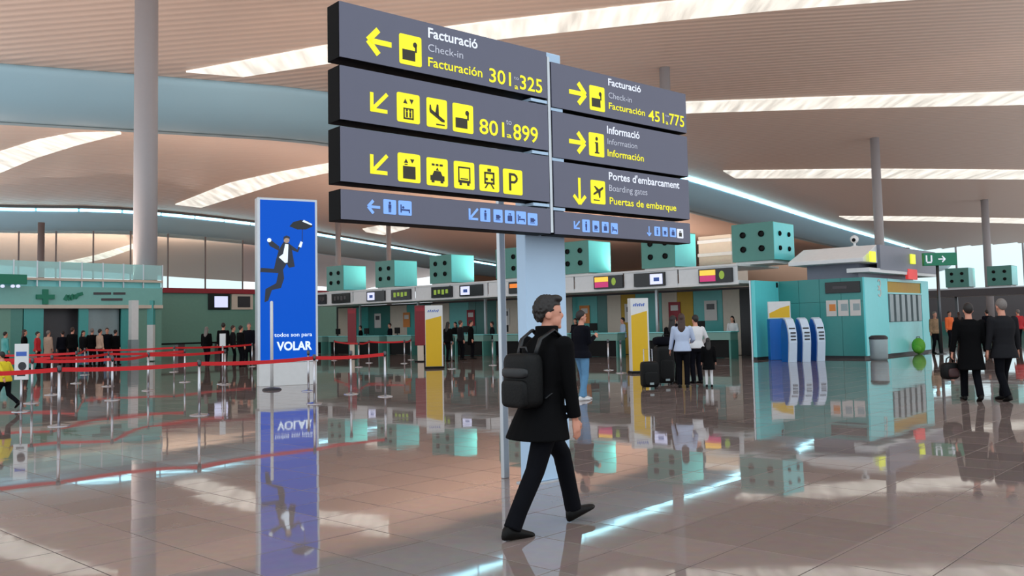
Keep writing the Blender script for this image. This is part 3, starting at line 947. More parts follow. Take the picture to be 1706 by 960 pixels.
# back partition
bw = struct(MB().box(XW, XEND, 3.4, 3.5, 0, 3.0).build('wall_check_in', 'counter_dark'))
bw.location = (RO.x, RO.y, 0); bw.rotation_euler = (0, 0, GRID)
seq = ['yellow_wall', 'dark_grey', 'cream', 'teal_mid', 'yellow_wall', 'cream', 'teal_mid', 'yellow_wall', 'cream', 'teal_dark', 'teal_mid', 'cream', 'teal_dark', 'teal_mid', 'cream', 'teal_dark']
x = -0.05; k = 0
while x > XW + 1.2:
    w_ = 1.5 if seq[k % len(seq)] in ('teal_mid', 'teal_dark') else 0.85
    if k > 8: w_ = 1.6 if 'teal' in seq[(k % 7) + 9] else 0.6
    m_ = seq[k] if k < len(seq) else seq[9 + (k - 9) % 7]
    MB().box(x - w_, x - 0.02, 3.32, 3.4, 0.02, 2.9).build('panel', m_, bw); x -= w_; k += 1

# display screens on the fascia
SCR = [(530, 543, 'a'), (553, 582, 'a'), (611, 641, 'w'), (652, 684, 'g'), (719, 753, 'g'), (766, 804, 'w'), (848, 873, 'o'), (990, 1038, 'p'), (1057, 1108, 'w2'), (1165, 1221, 'p')]
DESC = {'a': 'black', 'w': 'black with a white picture', 'g': 'black with dim green figures', 'o': 'black with an orange picture', 'p': 'black with a yellow and pink picture', 'w2': 'black with a pale lilac picture'}
for k, (xa, xb, kind) in enumerate(SCR):
    x0, _ = fr.px(xa, 480, -0.06); x1, _ = fr.px(xb, 480, -0.06); w_ = x1 - x0; xc = (x0 + x1) / 2
    pos = fr.w(xc, 0, 3.08)
    t = thing('display_screen', '%s screen on the canopy, %s from the advert' % (DESC[kind], ORD[k]), 'screen', pos, GRID, 'screens on the check-in canopy')
    MB().box(-w_ / 2, w_ / 2, -0.1, 0.01, 0, 0.58).build('casing', 'screen_black', t, bevel=0.01)
    if kind == 'p':
        MB().box(-w_ * .46, 0.02, -.106, -.1, .31, .53).build('picture_top', 'screen_amber', t); MB().box(-w_ * .46, 0.02, -.106, -.1, .06, .3).build('picture_bottom', 'screen_pink', t)
        MB().prism([(w_ * .2 + .12 * math.cos(a * .45), .3 + .17 * math.sin(a * .45)) for a in range(14)], -.106, -.1).build('figures', 'screen_green', t)
    elif kind in ('w', 'w2'):
        s_ = 1 if kind == 'w2' else -1
        MB().box(s_ * w_ * .24 - w_ * .2, s_ * w_ * .24 + w_ * .2, -.106, -.1, .07, .51).build('picture', 'screen_white', t)
        MB().box(s_ * w_ * .24 - w_ * .08, s_ * w_ * .24 + w_ * .1, -.11, -.1, .2, .36).build('emblem', 'logo_blue', t)
    elif kind == 'o':
        MB().box(-w_ * .42, w_ * .42, -.106, -.1, .28, .48).build('picture', 'screen_orange', t)
    else:
        mb = MB()
        for q in range(4): mb.box(-w_ * .36 + q * w_ * .19, -w_ * .24 + q * w_ * .19, -.106, -.1, .16 + .05 * (q % 2), .42)
        mb.build('figures', 'screen_green' if kind == 'g' else 'counter_dark', t)

# vent cubes on the canopy
NZ = {}
CUB = [(572, 476), (657, 471), (752, 467), (868, 460), (981, 455), (1125, 446), (1290, 434)]
def vent_cube(loc, label, size=1.75, hh=1.55, side=False, rz=GRID, grp='green vent cubes above the check-in canopies'):
    t = thing('vent_cube', label, 'air vent', loc, rz, grp)
    MB().box(-size + .1, -.1, .1, size - .1, 0, 0.12).build('plinth', 'white_paint', t)
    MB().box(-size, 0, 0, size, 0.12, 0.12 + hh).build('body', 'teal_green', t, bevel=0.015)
    MB().box(0, 0.012, 0.02, size - .02, 0.15, 0.09 + hh).build('lit_side', 'teal', t)  # brighter sheet puts the light on this side into its colour
    if 'r' not in NZ:
        NZ['r'] = MB().rings([[(r * math.cos(a), y, r * math.sin(a)) for a in [2 * math.pi * i / 18 for i in range(18)]] for r, y in ((0.125, 0.0), (0.125, -0.05), (0.1, -0.07), (0.08, -0.02))]).build('nozzle', 'black', t, smooth=False)
        first_n = NZ['r']
    else:
        first_n = None
    for i, (u, v) in enumerate(((.28, .32), (.72, .32), (.28, .7), (.72, .7))):
        n_ = first_n if (first_n and i == 0) else share(NZ['r'], t)
        n_.location = (-size + size * u, 0, 0.12 + hh * v); n_.rotation_euler = (0, 0, 0); n_.parent = t
        if side:
            n2_ = share(NZ['r'], t); n2_.location = (0.012, size * u, 0.12 + hh * v); n2_.rotation_euler = (0, 0, math.pi / 2); n2_.scale = (.8, .8, .8)
    return t


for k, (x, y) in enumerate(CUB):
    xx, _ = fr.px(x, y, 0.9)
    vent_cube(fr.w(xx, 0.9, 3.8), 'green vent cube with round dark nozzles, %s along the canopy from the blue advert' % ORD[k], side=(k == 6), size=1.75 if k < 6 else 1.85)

# desks
DT = {}
def desk(k, x, label):
    t = thing('check_in_desk', label, 'desk', fr.w(x, 0.1), GRID, 'check-in desks under the canopy')
    if not DT:
        MB().box(-1.05, 1.05, 0, 0.62, 0.74, 1.06).build('front_panel', 'desk_top', t, bevel=0.01)
        MB().box(-1.1, 1.1, -0.04, 0.66, 1.06, 1.1).build('worktop', 'teal_pale', t, bevel=0.008)
        MB().box(-0.95, 0.95, 0.12, 0.6, 0.02, 0.74).build('recess', 'black', t)
        MB().box(-1.05, -0.97, 0, 0.62, 0, 0.74).build('side_leg', 'teal_green', t)
        MB().box(0.97, 1.05, 0, 0.62, 0, 0.74).build('side_leg', 'teal_green', t)
        DT['p'] = list(t.children)
    else:
        for c in DT['p']: share(c, t)
    return t


MONP = {}
def monitor(x, label):
    t = thing('monitor', label, 'monitor', fr.w(x, 0.42, 1.1), GRID, 'monitors on the check-in desks')
    if not MONP:
        MB().box(-.1, .1, -.08, .08, 0, 0.015).build('stand', 'dark_grey', t)
        MB().box(-.02, .02, -.02, .02, 0.015, 0.12).build('neck', 'dark_grey', t)
        MB().box(-.22, .22, -.03, .02, 0.1, 0.44).build('display', 'black', t, bevel=0.01)
        MONP['p'] = list(t.children)
    else:
        for c in MONP['p']: share(c, t)


DESKX = []
for k in range(11):
    x = -1.55 - 2.8 * k; DESKX.append(x)
    desk(k, x, 'teal check-in desk with a dark recess, %s from the teal kiosk' % ORD[k])
    monitor(x - 0.5, 'dark monitor on the %s check-in desk from the teal kiosk' % ORD[k])

# ================================================================== TEAL KIOSK ISLAND
KO = G(1262, 600)
fk = Frame(KO, GRID)
xk = fk.pxx  # noqa
YB = 2.0
KW = fk.px(1441, 560, YB)[0]
KD = fk.pxx(1546, 520, KW)[0]
ks = thing('service_kiosk', 'teal service kiosk with a grey roof and newsstand at the end of the check-in row', 'kiosk', (KO.x, KO.y, 0), GRID)
ZK = 3.05
MB().box(-0.16, 0, 0, YB, 0.1, ZK).build('wing_wall', 'teal', ks, bevel=0.01)
MB().box(-0.22, -0.16, -0.02, 0.1, 0.0, ZK).build('edge_post', 'steel_light', ks)
MB().box(-0.16, KW - 0.05, YB + 0.02, KD - .05, 0, 0.1).build('plinth', 'dark_grey', ks)
MB().box(-0.14, -0.02, 0.02, YB, 0, 0.1).build('plinth', 'dark_grey', ks)
nb = 4
for k in range(nb):
    a_, b_ = KW * k / nb, KW * (k + 1) / nb
    for z0, z1 in ((0.1, 2.15), (2.16, ZK)):
        MB().box(a_ + .006, b_ - .006, YB, YB + .12, z0, z1).build('panel', 'teal_shaded', ks)
MB().box(0, KW - .02, YB + .1, KD, 0.1, ZK).build('core', 'teal_mid', ks)
ya, _ = fk.pxx(1478, 520, KW); yb2, _ = fk.pxx(1534, 520, KW)
for y0, y1 in ((YB, ya), (yb2, KD)):
    MB().box(KW - .02, KW + .06, y0 + .004, y1 - .004, 0.1, ZK).build('corner_panel', 'teal', ks)
zr0 = fk.pxx(1507, 536, KW)[1]; zr1 = fk.pxx(1507, 489, KW)[1]; zh = fk.pxx(1507, 471, KW)[1]
MB().box(KW - .02, KW + .04, ya, yb2, 0.1, zr0).build('lower_panel', 'teal_pale', ks)
MB().box(KW - .02, KW + .03, ya, yb2, zr1 + .02, zh).build('header', 'yellow_wall', ks)
MB().box(KW - .02, KW + .07, ya, yb2, zr1 - .04, zr1 + .02).build('shelf', 'teal_pale', ks)
MB().box(KW - .02, KW + .07, ya, yb2, zh, ZK).build('top_band', 'teal_pale', ks)
MB().box(KW - .02, KW + .01, ya, yb2, zr0, zr1 - .04).build('rack_back', 'dark_grey', ks)
for k in range(6):
    y0 = ya + (yb2 - ya) * (k + .12) / 6; y1 = ya + (yb2 - ya) * (k + .72) / 6
    MB().box(KW + .01, KW + .1, y0, y1, zr0 + .02, zr1 - .06).build('rack_slat', 'bin_grey', ks)
# emblem on the corner panel
mb = MB()
yc, zc = fk.pxx(1462, 480, KW)
for s_ in (-1, 1):
    rs = [[(KW + .06 + e, yc + r * math.cos(a), zc + s_ * .17 + r * math.sin(a)) for r, e in ((.11, 0), (.18, 0), (.18, .012), (.11, .012))] for a in [math.radians(-150 + 30 * i) for i in range(11)]]
    mb.rings(rs)
mb.build('emblem', 'paper', ks)
# board and posters on the front wall
x0, z1 = fk.px(1375, 471, YB); x1, z0 = fk.px(1434, 487, YB)
bd_ = MB().box(x0, x1, YB - .06, YB, z0, z1).build('display_board', 'screen_black', ks, bevel=0.008)
MB().box(x0 + .3, x1 - .5, YB - .064, YB - .06, (z0 + z1) / 2 - .05, (z0 + z1) / 2 + .05).build('print', 'counter_dark', bd_)
x0, z1 = fk.px(1375, 501, YB); x1, z0 = fk.px(1436, 526, YB)
for k in range(3):
    a_ = x0 + (x1 - x0) * k / 3
    q_ = MB().box(a_ + .03, a_ + (x1 - x0) / 3 - .03, YB - .02, YB, z0, z1).build('poster', 'paper', ks)
    MB().box(a_ + .15, a_ + .4, YB - .023, YB - .02, z0 + .2, z1 - .15).build('print', 'paper_orange' if k == 0 else 'bin_grey', q_)
x0, z1 = fk.pxx(1293, 466, 0)
MB().box(0, .05, x0 - .03, x0 + .03, 2.8, 3.0).build('hook', 'black', ks)
# roof slab
rx0 = fk.px(1303, 430, YB - 1)[0]; rx1 = KW + .25
MB().rings([[(x_, y_, z_) for y_, z_ in ((YB - .5, 3.6), (YB - .5, 3.75), (YB + .9, 4.3), (KD - .6, 4.3), (KD - .6, 3.6))] for x_ in (rx0, rx1)]).build('roof', 'fascia', ks, bevel=0.02)
MB().box(rx0 + .4, rx1 - .5, YB + .3, KD - 1, ZK, 3.6).build('roof_core', 'band_grey', ks)
MB().box(rx1 - .02, rx1 + .12, YB + .9, KD + .2, 3.35, 4.3).build('sign_band', 'band_grey', ks)
MB().box(KW - .5, KW + .35, YB - .2, KD + .2, ZK + .18, ZK + .34).build('ledge', 'fascia', ks)
for (px_, py_) in ((1452, 428), (1519, 432)):
    y_, z_ = fk.pxx(px_, py_, rx1 + .12)
    MB().box(rx1 + .12, rx1 + .2, y_ - .24, y_ + .24, z_ - .2, z_ + .2).build('lit_sign', 'lamp_green', ks, bevel=0.02)
y_, z_ = fk.pxx(1520, 457, rx1 + .1)
MB().box(rx1 + .02, rx1 + .14, y_ - .6, y_ + .5, z_ - .22, z_ + .2).build('red_sign', 'red_sign', ks, bevel=0.02)
# white box and plant-like clutter on the roof
y_, z_ = fk.px(1457, 414, YB + 1.5)[1], 0
t = thing('roof_camera', 'small white camera unit on the kiosk roof', 'camera', fk.w(KW - .7, YB + 1.2, 4.3), GRID)
MB().lathe([(.12, 0), (.12, .04), (.05, .06), (.05, .18)], 12).build('mount', 'white_paint', t)
MB().ell((0, 0, .3), (.16, .16, .16)).build('dome', 'white_paint', t, smooth=True)
MB().ell((0.02, -.12, .27), (.08, .06, .08), 10, 6).build('lens', 'black', t, smooth=True)

# self-service machines
def self_service(px, py, label):
    p = G(px, py); t = thing('self_service_machine', label, 'check-in machine', (p.x, p.y, 0), GRID + math.radians(46), 'blue and white self-service machines')
    # local: front towards -y, curved white front shell, blue body behind
    prof = [(-0.06, 0.0), (-0.12, 0.35), (-0.17, 0.7), (-0.16, 1.0), (-0.06, 1.3), (0.12, 1.52), (0.3, 1.58)]
    w = 0.145
    outer = prof; inner = [(a + .09, b - (.03 if b > 1 else 0)) for a, b in prof[::-1]]
    pts = outer + inner
    MB().rings([[(x_, a, max(0, b)) for a, b in pts] for x_ in (-w, w)]).build('front_shell', 'kiosk_white', t, bevel=0.006)
    back = [(a + .092, max(0, b - .03) if b > 1 else b) for a, b in prof] + [(.55, 1.3), (.6, .9), (.6, 0)]
    MB().rings([[(x_, a, b) for a, b in back] for x_ in (-w - .012, w + .012)]).build('body', 'kiosk_blue', t, bevel=0.01)
    MB().add([(-.11, -.115, 1.18), (.11, -.115, 1.18), (.11, .06, 1.44), (-.11, .06, 1.44), (-.11, -.085, 1.16), (.11, -.085, 1.16), (.11, .09, 1.42), (-.11, .09, 1.42)],
             [(0, 1, 2, 3), (7, 6, 5, 4), (0, 4, 5, 1), (1, 5, 6, 2), (2, 6, 7, 3), (3, 7, 4, 0)]).build('touch_screen', 'screen_black', t)
    for z in (0.78, 0.9, 1.02): MB().box(-.08, .1, -.185, -.16, z, z + .05).build('slot', 'dark_grey', t)
    return p


for (x, y, lab) in ((1320, 604, 'blue and white self-service machine with a curved front, leftmost of the three'), (1343, 603, 'blue and white self-service machine with a curved front, middle of the three'), (1367, 602, 'blue and white self-service machine with a curved front, rightmost of the three')):
    self_service(x, y, lab)
p = G(1314, 601); p2 = p
t = thing('poster_stand', 'white and orange poster on a blue stand behind the self-service machines', 'poster stand', (p.x - .1, p.y + .75, 0), GRID + math.radians(40))
zt = AT(1325, 502, p.y + .7).z; zb = AT(1325, 531, p.y + .7).z
MB().box(-.38, .42, -.2, .2, 0, zb).build('stand', 'kiosk_blue', t, bevel=0.02)
b_ = MB().box(-.42, .42, -.21, -.12, zb + .02, zt).build('poster', 'white_paint', t, bevel=0.008)
MB().prism([(-.38, zb + .05), (.38, zb + .05), (.38, zb + .5), (.05, zb + .42), (-.2, zb + .3), (-.38, zb + .22)], -.216, -.21).build('orange_field', 'yellow_panel', b_)

# bin and green bag
p = fk.w(KW + .85, fk.pxx(1464, 580, KW + .85)[0])
t = thing('litter_bin', 'grey litter bin with a dark lid beside the kiosk corner', 'bin', (p.x, p.y, 0), GRID)
MB().lathe([(.27, 0), (.3, .1), (.31, .72), (.3, .76)], 22).build('drum', 'bin_grey', t, smooth=True)
MB().lathe([(.32, .75), (.32, .82), (.24, .88), (.1, .89)], 22).build('lid', 'dark_grey', t)
p = G(1531, 590)
t = thing('round_bag', 'bright green rounded bag standing by the newsstand corner', 'bag', (p.x, p.y, 0), GRID)
MB().ell((0, 0, .33), (.27, .22, .33)).build('body', 'leaf_green', t, smooth=True)
MB().ell((0, -.17, .22), (.17, .1, .16)).build('pocket', 'leaf_green', t, smooth=True)
MB().tube([(-.08, 0, .62), (-.06, 0, .7), (.06, 0, .7), (.08, 0, .62)], .015, 8).build('handle', 'dark_grey', t)

# ================================================================== EXIT SIGN
p = G(1569, 590)
t = thing('exit_sign', 'green exit sign with a white arrow on a tall grey pole right of the kiosk', 'sign', (p.x, p.y, 0), 0.0)
fe = Frame(p, 0)
MB().lathe([(.2, 0), (.2, .02), (.07, .05)], 16).build('base', 'steel_dark', t)
MB().lathe([(.06, .04), (.06, fe.px(1569, 440)[1])], 14).build('pole', 'steel_dark', t, smooth=True)
x0, z1 = fe.px(1537, 422); x1, z0 = fe.px(1593, 442)
b_ = MB().box(x0, x1, -.09, .09, z0, z1).build('board', 'green_sign', t, bevel=0.01)
mb = MB(); zc = (z0 + z1) / 2
ux, _ = fe.px(1546, 432)
stroke(mb, ux - .1, zc + .16, ux - .1, zc - .1, .06, -.098, -.089); stroke(mb, ux + .1, zc + .16, ux + .1, zc - .1, .06, -.098, -.089); stroke(mb, ux - .1, zc - .13, ux + .1, zc - .13, .06, -.098, -.089)
ux, _ = fe.px(1567, 431)
stroke(mb, ux - .14, zc, ux + .14, zc, .05, -.098, -.089); stroke(mb, ux + .14, zc, ux + .02, zc + .12, .05, -.098, -.089); stroke(mb, ux + .14, zc, ux + .02, zc - .12, .05, -.098, -.089)
mb.build('marking', 'sign_white', b_)

# ================================================================== SHOPS ON THE LEFT
LO = G(219, 604)
fl_ = Frame(LO, GRID2)
ZX = lambda x, y, yy=0: fl_.px(x, y, yy)
xl, xr = ZX(-60, 500)[0], ZX(272, 500)[0]
zr = lambda y: ZX(120, y)[1]
sh = thing('pharmacy_shop', 'teal glass pharmacy front with a green cross at the far left', 'shop front', (LO.x, LO.y, 0), GRID2)
MB().box(xl, xr, .1, .3, zr(508), zr(478)).build('fascia', 'shop_teal', sh)
MB().box(xl, xr, .02, .3, zr(514), zr(508)).build('lower_rail', 'cream', sh)
MB().box(xl, xr, .02, .2, zr(468), zr(464)).build('upper_rail', 'cream', sh)
npn = 9
for k in range(npn):
    a_ = xl + (xr - xl) * k / npn; b_ = xl + (xr - xl) * (k + 1) / npn
    MB().box(a_ + .02, b_ - .02, .1, .13, zr(463), zr(437)).build('pane', 'glass_teal', sh)
    MB().box(b_ - .03, b_ + .03, .08, .16, zr(478), zr(436)).build('mullion', 'steel_light', sh)
MB().box(xl, xr, .3, .4, zr(478), zr(464)).build('transom', 'teal_pale', sh)
for (xa, xb, m_) in ((-60, 20, 'green_wall'), (20, 40, 'teal_green'), (42, 75, 'teal_mid'), (134, 150, 'teal_mid'), (205, 219, 'teal_mid'), (222, 272, 'green_wall')):
    MB().box(ZX(xa, 540)[0], ZX(xb, 540)[0], .2, .3, 0, zr(514)).build('wall_panel', m_, sh)
MB().box(xl, xr, 1.2, 1.3, 0, zr(470)).build('back_wall', 'teal_dark', sh)
MB().box(ZX(75, 540)[0] - .3, ZX(134, 540)[0] + .3, 1.0, 1.1, 0, zr(514)).build('entrance', 'counter_dark', sh)
MB().box(ZX(150, 540)[0], ZX(205, 540)[0], .5, .6, 0, zr(514)).build('shutter', 'bin_grey', sh)
x0, z1 = ZX(60, 482); x1, z0 = ZX(92, 507); cx, cz, s_ = (x0 + x1) / 2, (z0 + z1) / 2, (z1 - z0) / 2
MB().prism([(cx - s_ * .34, cz - s_), (cx + s_ * .34, cz - s_), (cx + s_ * .34, cz - s_ * .3), (cx + s_ * 1.15, cz - s_ * .3), (cx + s_ * 1.15, cz + s_ * .3), (cx + s_ * .34, cz + s_ * .3), (cx + s_ * .34, cz + s_), (cx - s_ * .34, cz + s_), (cx - s_ * .34, cz + s_ * .3), (cx - s_ * 1.15, cz + s_ * .3), (cx - s_ * 1.15, cz - s_ * .3), (cx - s_ * .34, cz - s_ * .3)], -.02, .1).build('cross', 'green_cross', sh)
mb = MB()
for (xa, ya_, xb, yb_) in ((109, 500, 114, 492), (114, 492, 118, 500), (118, 499, 124, 491), (124, 491, 126, 498), (126, 497, 132, 490), (132, 491, 139, 489)):
    q0, q1 = ZX(xa, ya_), ZX(xb, yb_); stroke(mb, q0[0], q0[1], q1[0], q1[1], .17, .05, .1)
mb.build('script_lettering', 'green_cross', sh)
mb = MB()
for (xa, xb, y_) in ((157, 186, 489), (190, 210, 489), (170, 205, 499)):
    q0, q1 = ZX(xa, y_), ZX(xb, y_); stroke(mb, q0[0], q0[1], q1[0], q1[1], .12, .06, .1)
mb.build('small_lettering', 'counter_dark', sh)
x0, z1 = ZX(-30, 456, -.6); x1, z0 = ZX(44, 474, -.6)
b_ = MB().box(x0, x1, -.7, -.55, z0, z1).build('projecting_sign', 'green_cross', sh, bevel=0.02)
for x_ in (4, 21, 30):
    q = ZX(x_, 477, -.6); MB().ell((q[0], -.62, q[1]), (.1, .1, .08), 10, 6).build('spot_lamp', 'screen_white', b_, smooth=True)
MB().box(x0 + 1.2, x0 + 1.3, -.68, .1, z0 + .2, z0 + .3).build('arm', 'steel_light', sh)
# white post in front of the shop
p = fl_.w(ZX(201, 560)[0], -1.5)
t = thing('white_post', 'white square post in front of the grey shutter left of the thick column', 'post', (p.x, p.y, 0), GRID2)
MB().box(-.18, .18, -.18, .18, 1.2, AT(201, 501, p.y).z).build('upper_post', 'white_paint', t)
MB().box(-.2, .2, -.2, .2, 0, 1.2).build('lower_post', 'bin_grey', t)

# green hall front right of the column
gw = struct(MB().box(ZX(256, 530, 5)[0], ZX(600, 530, 5)[0], 5, 5.3, 0, ZX(340, 489, 5)[1]).build('wall_left', 'green_wall'))
gw.location = (LO.x, LO.y, 0); gw.rotation_euler = (0, 0, GRID2)
MB().box(ZX(256, 530, 5)[0], ZX(600, 530, 5)[0], 4.8, 5.3, ZX(340, 489, 5)[1], ZX(340, 481, 5)[1]).build('red_coping', 'red_trim', gw)
ct = thing('long_counter', 'long dark counter in front of the green wall left of the blue advert', 'counter', fl_.w(ZX(345, 560, 3)[0], 3), GRID2)
MB().box(-7, 4, 0, .1, .82, .92).build('rail', 'black', ct)
for k in range(5): MB().box(-6.8 + 2.5 * k, -6.4 + 2.5 * k, 0, .4, 0, .82).build('leg', 'counter_dark', ct)
for (x, y, lab, m_) in ((366, 503, 'small lit screen hanging on the green wall, left one', 'screen_white'), (404, 503, 'small dark screen on a cream panel on the green wall, right one', 'dark_grey')):
    q = ZX(x, y, 4.9); p = fl_.w(q[0], 4.9)
    t = thing('wall_screen', lab, 'screen', (p.x, p.y, q[1] - .5), GRID2, 'screens on the green wall')
    MB().box(-.75, .75, 0, .12, 0, 1.0).build('casing', 'screen_black' if m_ == 'screen_white' else 'cream', t, bevel=0.01)
    MB().box(-.35, .55, -.02, 0, .15, .85).build('picture', m_, t)

# ================================================================== FAR RIGHT CHECK-IN ROW
p = AT(1626, 500, 70)
fz = Frame((p.x, p.y, 0), GRID)
fc = thing('far_canopy', 'dark canopy of another desk row far away at the right edge', 'canopy', (p.x, p.y, 0), GRID)
MB().box(-10, 16, -.1, 3, 3.1, 3.75).build('fascia', 'counter_dark', fc)
MB().box(-9, 15, -.12, -.1, 3.66, 3.75).build('edge', 'steel_light', fc)
for k in range(4): MB().box(-9 + 7 * k, -8.8 + 7 * k, 1.5, 1.7, 0, 3.1).build('post', 'steel_dark', fc)
MB().box(-10, 15, .8, 1.4, 0, 1.1).build('counter', 'teal_dark', fc)
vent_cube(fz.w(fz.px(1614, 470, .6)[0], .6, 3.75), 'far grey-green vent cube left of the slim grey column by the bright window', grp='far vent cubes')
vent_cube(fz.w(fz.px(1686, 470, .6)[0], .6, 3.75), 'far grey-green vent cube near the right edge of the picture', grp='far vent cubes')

# ================================================================== FILL LAMPS ADDED ON THE ROOFS TO BRIGHTEN THE CEILING
UPL = {}
def fill_lamp(loc, rz, label, watt=125.0):
    t = thing('fill_lamp', label, 'lamp', loc, rz, 'added roof fill lamps')
    if not UPL:
        MB().rings([[(x_ * s_, y_ * s_, z_) for x_, y_ in ((-.35, -.2), (.35, -.2), (.35, .2), (-.35, .2))] for s_, z_ in ((.9, 0), (1, .04), (1, .16), (.92, .16), (.9, .1))]).build('housing', 'dark_grey', t)
        MB().box(-.3, .3, -.16, .16, .101, .12).build('lens', 'screen_amber', t)
        UPL['p'] = list(t.children)
    else:
        for c in UPL['p']: share(c, t)
    ld = bpy.data.lights.new('fill_lamp_light', 'AREA'); ld.shape = 'RECTANGLE'; ld.size = .58; ld.size_y = .3; ld.energy = watt; ld.color = (1.0, .76, .62)
    lo = bpy.data.objects.new('lamp', ld); COL.objects.link(lo); lo.parent = t; lo.location = (0, 0, .13); lo.rotation_euler = (math.pi, 0, 0)


for k in range(10):
    fill_lamp(fr.w(-1.6 - 3.0 * k, 3.15, 3.8), GRID, 'added fill lamp on the check-in canopy roof, %s from the teal kiosk' % ORD[k])
for k in range(3):
    fill_lamp(fk.w(KW * .25 + k * KW * .3, KD - 1.6, 4.3), GRID, 'added fill lamp on the teal kiosk roof, %s from the left' % ORD[k])
for k in range(4):
    fill_lamp(fz.w((-7.5, 1.5, 5.5, 14.5)[k], 2.6, 3.75), GRID, 'added fill lamp on the far dark canopy, %s from the left' % ORD[k])

# unseen canopies made up to carry more fill lamps for the far ceilings
def added_row(fl, x0, x1, yy, label, nl, watt, where):
    p = fl.w(0, yy); rc = thing('added_canopy', label, 'canopy', (p.x, p.y, 0), fl.rz)
    MB().box(x0, x1, 0, 3.6, 3.05, 3.78).build('roof', 'fascia', rc)
    MB().box(x0, x1, 2.8, 3.0, 0, 3.05).build('back_wall', 'teal_dark', rc)
    for k in range(8):
        u = x0 + .3 + (x1 - x0 - .6) * k / 7; MB().box(u - .1, u + .1, .3, .5, 0, 3.05).build('post', 'steel_light', rc)
    for k in range(nl):
        fill_lamp(fl.w(x0 + 2 + (x1 - x0 - 4) * k / (nl - 1), yy + 1.8, 3.78), fl.rz, 'added fill lamp on the %s, %s from its left end' % (where, ORD[k]), watt)


added_row(fl_, -8, 50, 36, 'added plain white canopy carrying fill lamps in the hall behind the green wall', 7, 470, 'canopy behind the green wall')
added_row(fl_, -10, 80, 140, 'added plain white canopy carrying fill lamps, farthest one behind the glazing', 7, 4500, 'farthest canopy')
added_row(Frame((-12, 118, 0), math.radians(61)), 0, 105, 0, 'plain white canopy of a long desk row far behind the check-in row', 8, 2100, 'long far canopy')
MB().box(xl, xr, .4, 4.5, zr(472), zr(469)).build('roof', 'fascia', sh)
for k in range(6):
    fill_lamp(fl_.w(xl + 1.6 + (xr - xl - 3) * k / 5, 2.6, zr(469)), GRID2, 'added fill lamp on the pharmacy roof, %s from the left' % ORD[k], 110)

# cream service tower behind the canopy
x0, z1 = fr.px(1163, 395, 6); x1, _ = fr.px(1217, 395, 6)
t = thing('service_tower', 'cream ribbed service tower behind the canopy between the two right vent cubes', 'tower', fr.w(x0, 6), GRID)
MB().box(0, x1 - x0, 0, 1.6, 0, z1).build('body', 'cream', t, bevel=0.02)
for z_ in (fr.px(1190, 402, 6)[1], fr.px(1190, 424, 6)[1]):
    MB().box(-.03, x1 - x0 + .03, -.05, 1.6, z_ - .08, z_ + .08).build('rib', 'white_paint', t)
# notices on the wall behind the desks
for k, (x_, m_) in enumerate(((-3.2, 'paper'), (-5.1, 'red_trim'), (-7.6, 'paper'), (-10.4, 'paper_orange'), (-12.8, 'paper'), (-15.9, 'paper'), (-18.6, 'red_trim'), (-21.5, 'paper'), (-24.2, 'paper_orange'), (-27.0, 'paper'))):
    p = fr.w(x_, 3.3, 1.55)
    t = thing('wall_notice', '%s notice on the wall behind the desks, %s from the teal kiosk' % ({'paper': 'white', 'red_trim': 'dark red', 'paper_orange': 'orange'}[m_], ORD[k]), 'notice', p, GRID, 'notices behind the check-in desks')
    MB().box(-.32, .32, -.02, .0, 0, .9).build('board', m_, t)
    MB().box(-.2, .2, -.026, -.02, .5, .75).build('print', 'counter_dark' if m_ == 'paper' else 'paper', t)

# ================================================================== PEOPLE
ORG = []                                   # (object, voxel, smooth) turned into one continuous skin at the end


def organic(mb, name, material, parent, s, voxel, it=4):
    mb.v = [(p[0] * s, p[1] * s, p[2] * s) for p in mb.v]
    o = mb.build(name, material, parent, smooth=True)
    m = o.modifiers.new('skin', 'REMESH'); m.mode = 'VOXEL'; m.voxel_size = voxel; m.use_smooth_shade = True
    if it:
        k = o.modifiers.new('smooth', 'SMOOTH'); k.iterations = it; k.factor = 0.5
    ORG.append(o)
    return o


def ik(a, b, l1, l2, hint):
    a, b = Vector(a), Vector(b); d = b - a; L = min(d.length, (l1 + l2) * 0.999); dn = d.normalized()
    x = (l1 * l1 - l2 * l2 + L * L) / (2 * L); hgt = math.sqrt(max(0, l1 * l1 - x * x))
    hv = Vector(hint); hv = (hv - dn * hv.dot(dn)).normalized()
    return a + dn * x + hv * hgt, a + dn * L


def oval(z, rx, ry, yo=0.0, xo=0.0, n=22, e=0.85):
    r = []
    for i in range(n):
        a = 2 * math.pi * i / n; c, s = math.cos(a), math.sin(a)
        r.append((xo + rx * math.copysign(abs(c) ** e, c), yo + ry * math.copysign(abs(s) ** e, s), z))
    return r


